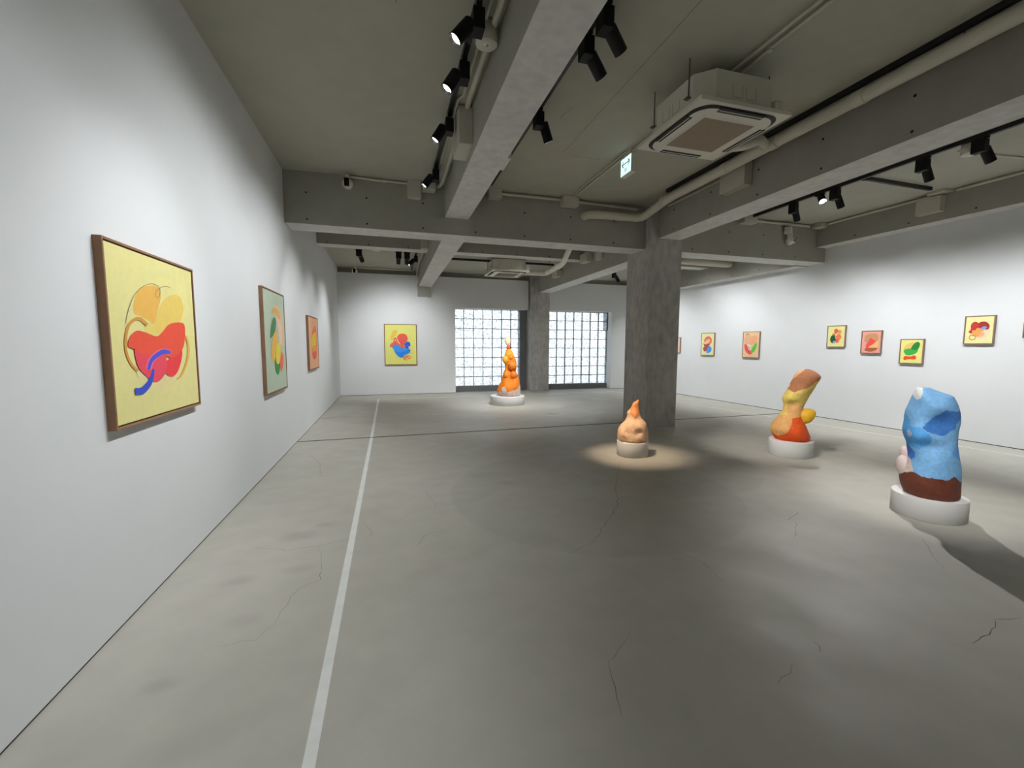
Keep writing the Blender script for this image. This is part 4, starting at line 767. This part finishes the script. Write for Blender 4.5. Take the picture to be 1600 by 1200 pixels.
jbox('grey switch box on the right-hand beam below the thick pipe', 4.49, 4.62, 4.69, 5.12, 3.60, 3.90, lid='-x')
conduit('thin conduit under the thick pipe on the right-hand beam', [(4.58, 6.4, 3.845), (4.58, 5.12, 3.845)], .012)
# right bay
conduit('grey conduit on the crossbeam between pillar and right track', [(5.3, 6.82, 3.90), (6.45, 6.82, 3.90)], .021)
conduit('grey conduit on the crossbeam above the bracket camera', [(6.80, 6.82, 3.90), (8.2, 6.82, 3.90)], .021)
jbox('grey box on the crossbeam at the end of the right track', 6.47, 6.78, 6.70, 6.86, 3.82, 3.945)
cj = rw(4.28, .33, 0)
jbox('grey corner box where the crossbeam meets the edge beam', cj.x - .12, cj.x + .06, 6.64, 6.83, 3.86, 3.95)
conduit('grey conduit along the right edge beam', [rw(4.42, .31, 3.915), rw(6.06, .31, 3.915)], .021)
conduit('grey conduit along the right edge beam past the branch track', [rw(6.37, .31, 3.915), rw(7.29, .31, 3.915)], .021)
conduit('grey conduit along the right edge beam leaving the picture', [rw(7.52, .31, 3.915), rw(15, .31, 3.915)], .021)
q = rw(6.02, .27, 0)
jbox('large grey box on the right edge beam', q.x - .11, q.x + .02, q.y - .2, q.y + .12, 3.64, 3.885, lid='-x')
jbox('round-cornered grey box at the branch track end', q.x - .2, q.x + .0, q.y + .02 - .32, q.y - .06, 3.903, 3.95)
q = rw(7.3, .31, 0)
jbox('grey box on the right edge beam at the picture edge', q.x - .06, q.x + .06, q.y - .2, q.y - .02, 3.84, 3.95)
conduit('thin dark conduit crossing the right ceiling', [(6.9, 3.8, 3.935), (8.4, 3.65, 3.935)], .010)
# far bays
for y0, y1, z0, z1, lb in ((9.25, 9.62, 3.46, 3.66, 'small grey box on the far beam, nearer to the pillar'), (11.1, 11.45, 3.38, 3.56, 'small grey box on the far beam under the pipe')):
    jbox(lb, 4.46, 4.62, y0, y1, z0, z1)
jbox('grey end plate on the far beam close to the pillar', 4.56, 4.62, 8.72, 9.0, 3.42, 3.6, m='boxm')
jbox('grey box at the second crossbeam beside the far beam', .70, .86, 9.55, 9.73, 3.57, 3.75)
conduit('grey conduit on the far left ceiling edge', [(-1.0, 13.05, 3.66), (.7, 13.05, 3.66)], .014, [(-.15, 13.05, 3.665)])
conduit('grey conduit dropping beside the far middle beam', [(.80, 10.1, 3.67), (.81, 12.2, 3.66), (.82, 12.9, 3.62), (.82, 13.1, 3.5)], .022)

# ------------------------------------------------------------------ detectors, cameras, exit sign
def drum(label, loc, r, h):
    root = thing('ceiling_speaker', label, 'speaker', (loc[0], loc[1], loc[2] - h), 0, 'round white ceiling drums')
    MB().lathe([(0, 0), (r - .006, 0), (r, .006), (r, h), (0, h)], n=48).build('housing', M['offw'], root)
    MB().lathe([(0, -.003), (.013, -.003), (.016, .002), (.016, .006)], n=20).build('indicator', M['reflector'], root)
    return root
drum('cream drum hanging beside the left track', (.77, 3.42, ZC), .083, .15)
drum('pale drum hanging from the right ceiling between two spotlights', (6.74, 3.58, ZC), .10, .16)
drum('flat pale disc on the far left ceiling', (-.25, 10.62, ZF), .09, .03)
def cctv(label, loc, yaw, stem):
    root = thing('security_camera', label, 'camera', loc, yaw, 'white security cameras')
    if stem:
        MB().bbox(-.075, .075, -.02, .09, .14, .27, b=.006).build('wall_bracket', M['offw'], root)
        MB().cyl((0, 0, .05), (0, 0, .15), .045, 20).build('neck', M['offw'], root)
    else:
        MB().cyl((0, .0, .05), (0, .0, .12), .03, 16).build('neck', M['offw'], root)
    MB().sphere((0, 0, 0), .075, 28, 18).build('shell', M['offw'], root)
    if stem:
        MB().cyl((0, -.055, 0), (0, -.082, 0), .05, 24).build('lens_ring', M['white'], root)
        MB().cyl((0, -.07, 0), (0, -.084, 0), .032, 24).build('lens', M['slot'], root)
    else:
        MB().bbox(-.034, .034, -.085, -.02, -.05, .062, b=.012).build('lens', M['black'], root)
    return root
cctv('white dome security camera with a black front on the crossbeam at left', (-.53, 6.76, 3.80), -.1, False)
cctv('white security camera on a bracket near the right wall', (7.66, 6.77, 3.565), .5, True)
cctv('tiny pale security camera high in the far left corner', (-.90, 13.0, 3.56), -.1, False)

root = thing('exit_sign', 'glowing pale exit direction sign with a double arrow under the ceiling', 'sign', (2.95, 4.97, 3.645))
MB().bbox(-.035, .035, -.125, .125, 0, .225, b=.004).build('housing', M['offw'], root)
MB().box(-.0375, -.0345, -.118, .118, .010, .214).build('lit_face', M['glowsign'], root)
MB().box(-.015, .015, -.05, .05, .22, .31).build('mount', M['boxm'], root)
ar = MB(); X = -.0385
def bar(y0, z0, y1, z1, w):
    a = Vector((y0, z0)); b = Vector((y1, z1)); t = (b - a).normalized(); n = Vector((-t.y, t.x)) * w / 2
    ar.add([(X, p.x, p.y) for p in (a + n, b + n, b - n, a - n)], [(0, 1, 2, 3)])
bar(-.085, .14, .085, .14, .013)
for s in (-1, 1):
    bar(s * .09, .14, s * .05, .178, .014); bar(s * .09, .14, s * .05, .102, .014)
bar(-.012, .04, -.012, .085, .012); bar(.012, .04, .012, .085, .012)
ar.build('double_arrow', M['signgreen'], root)
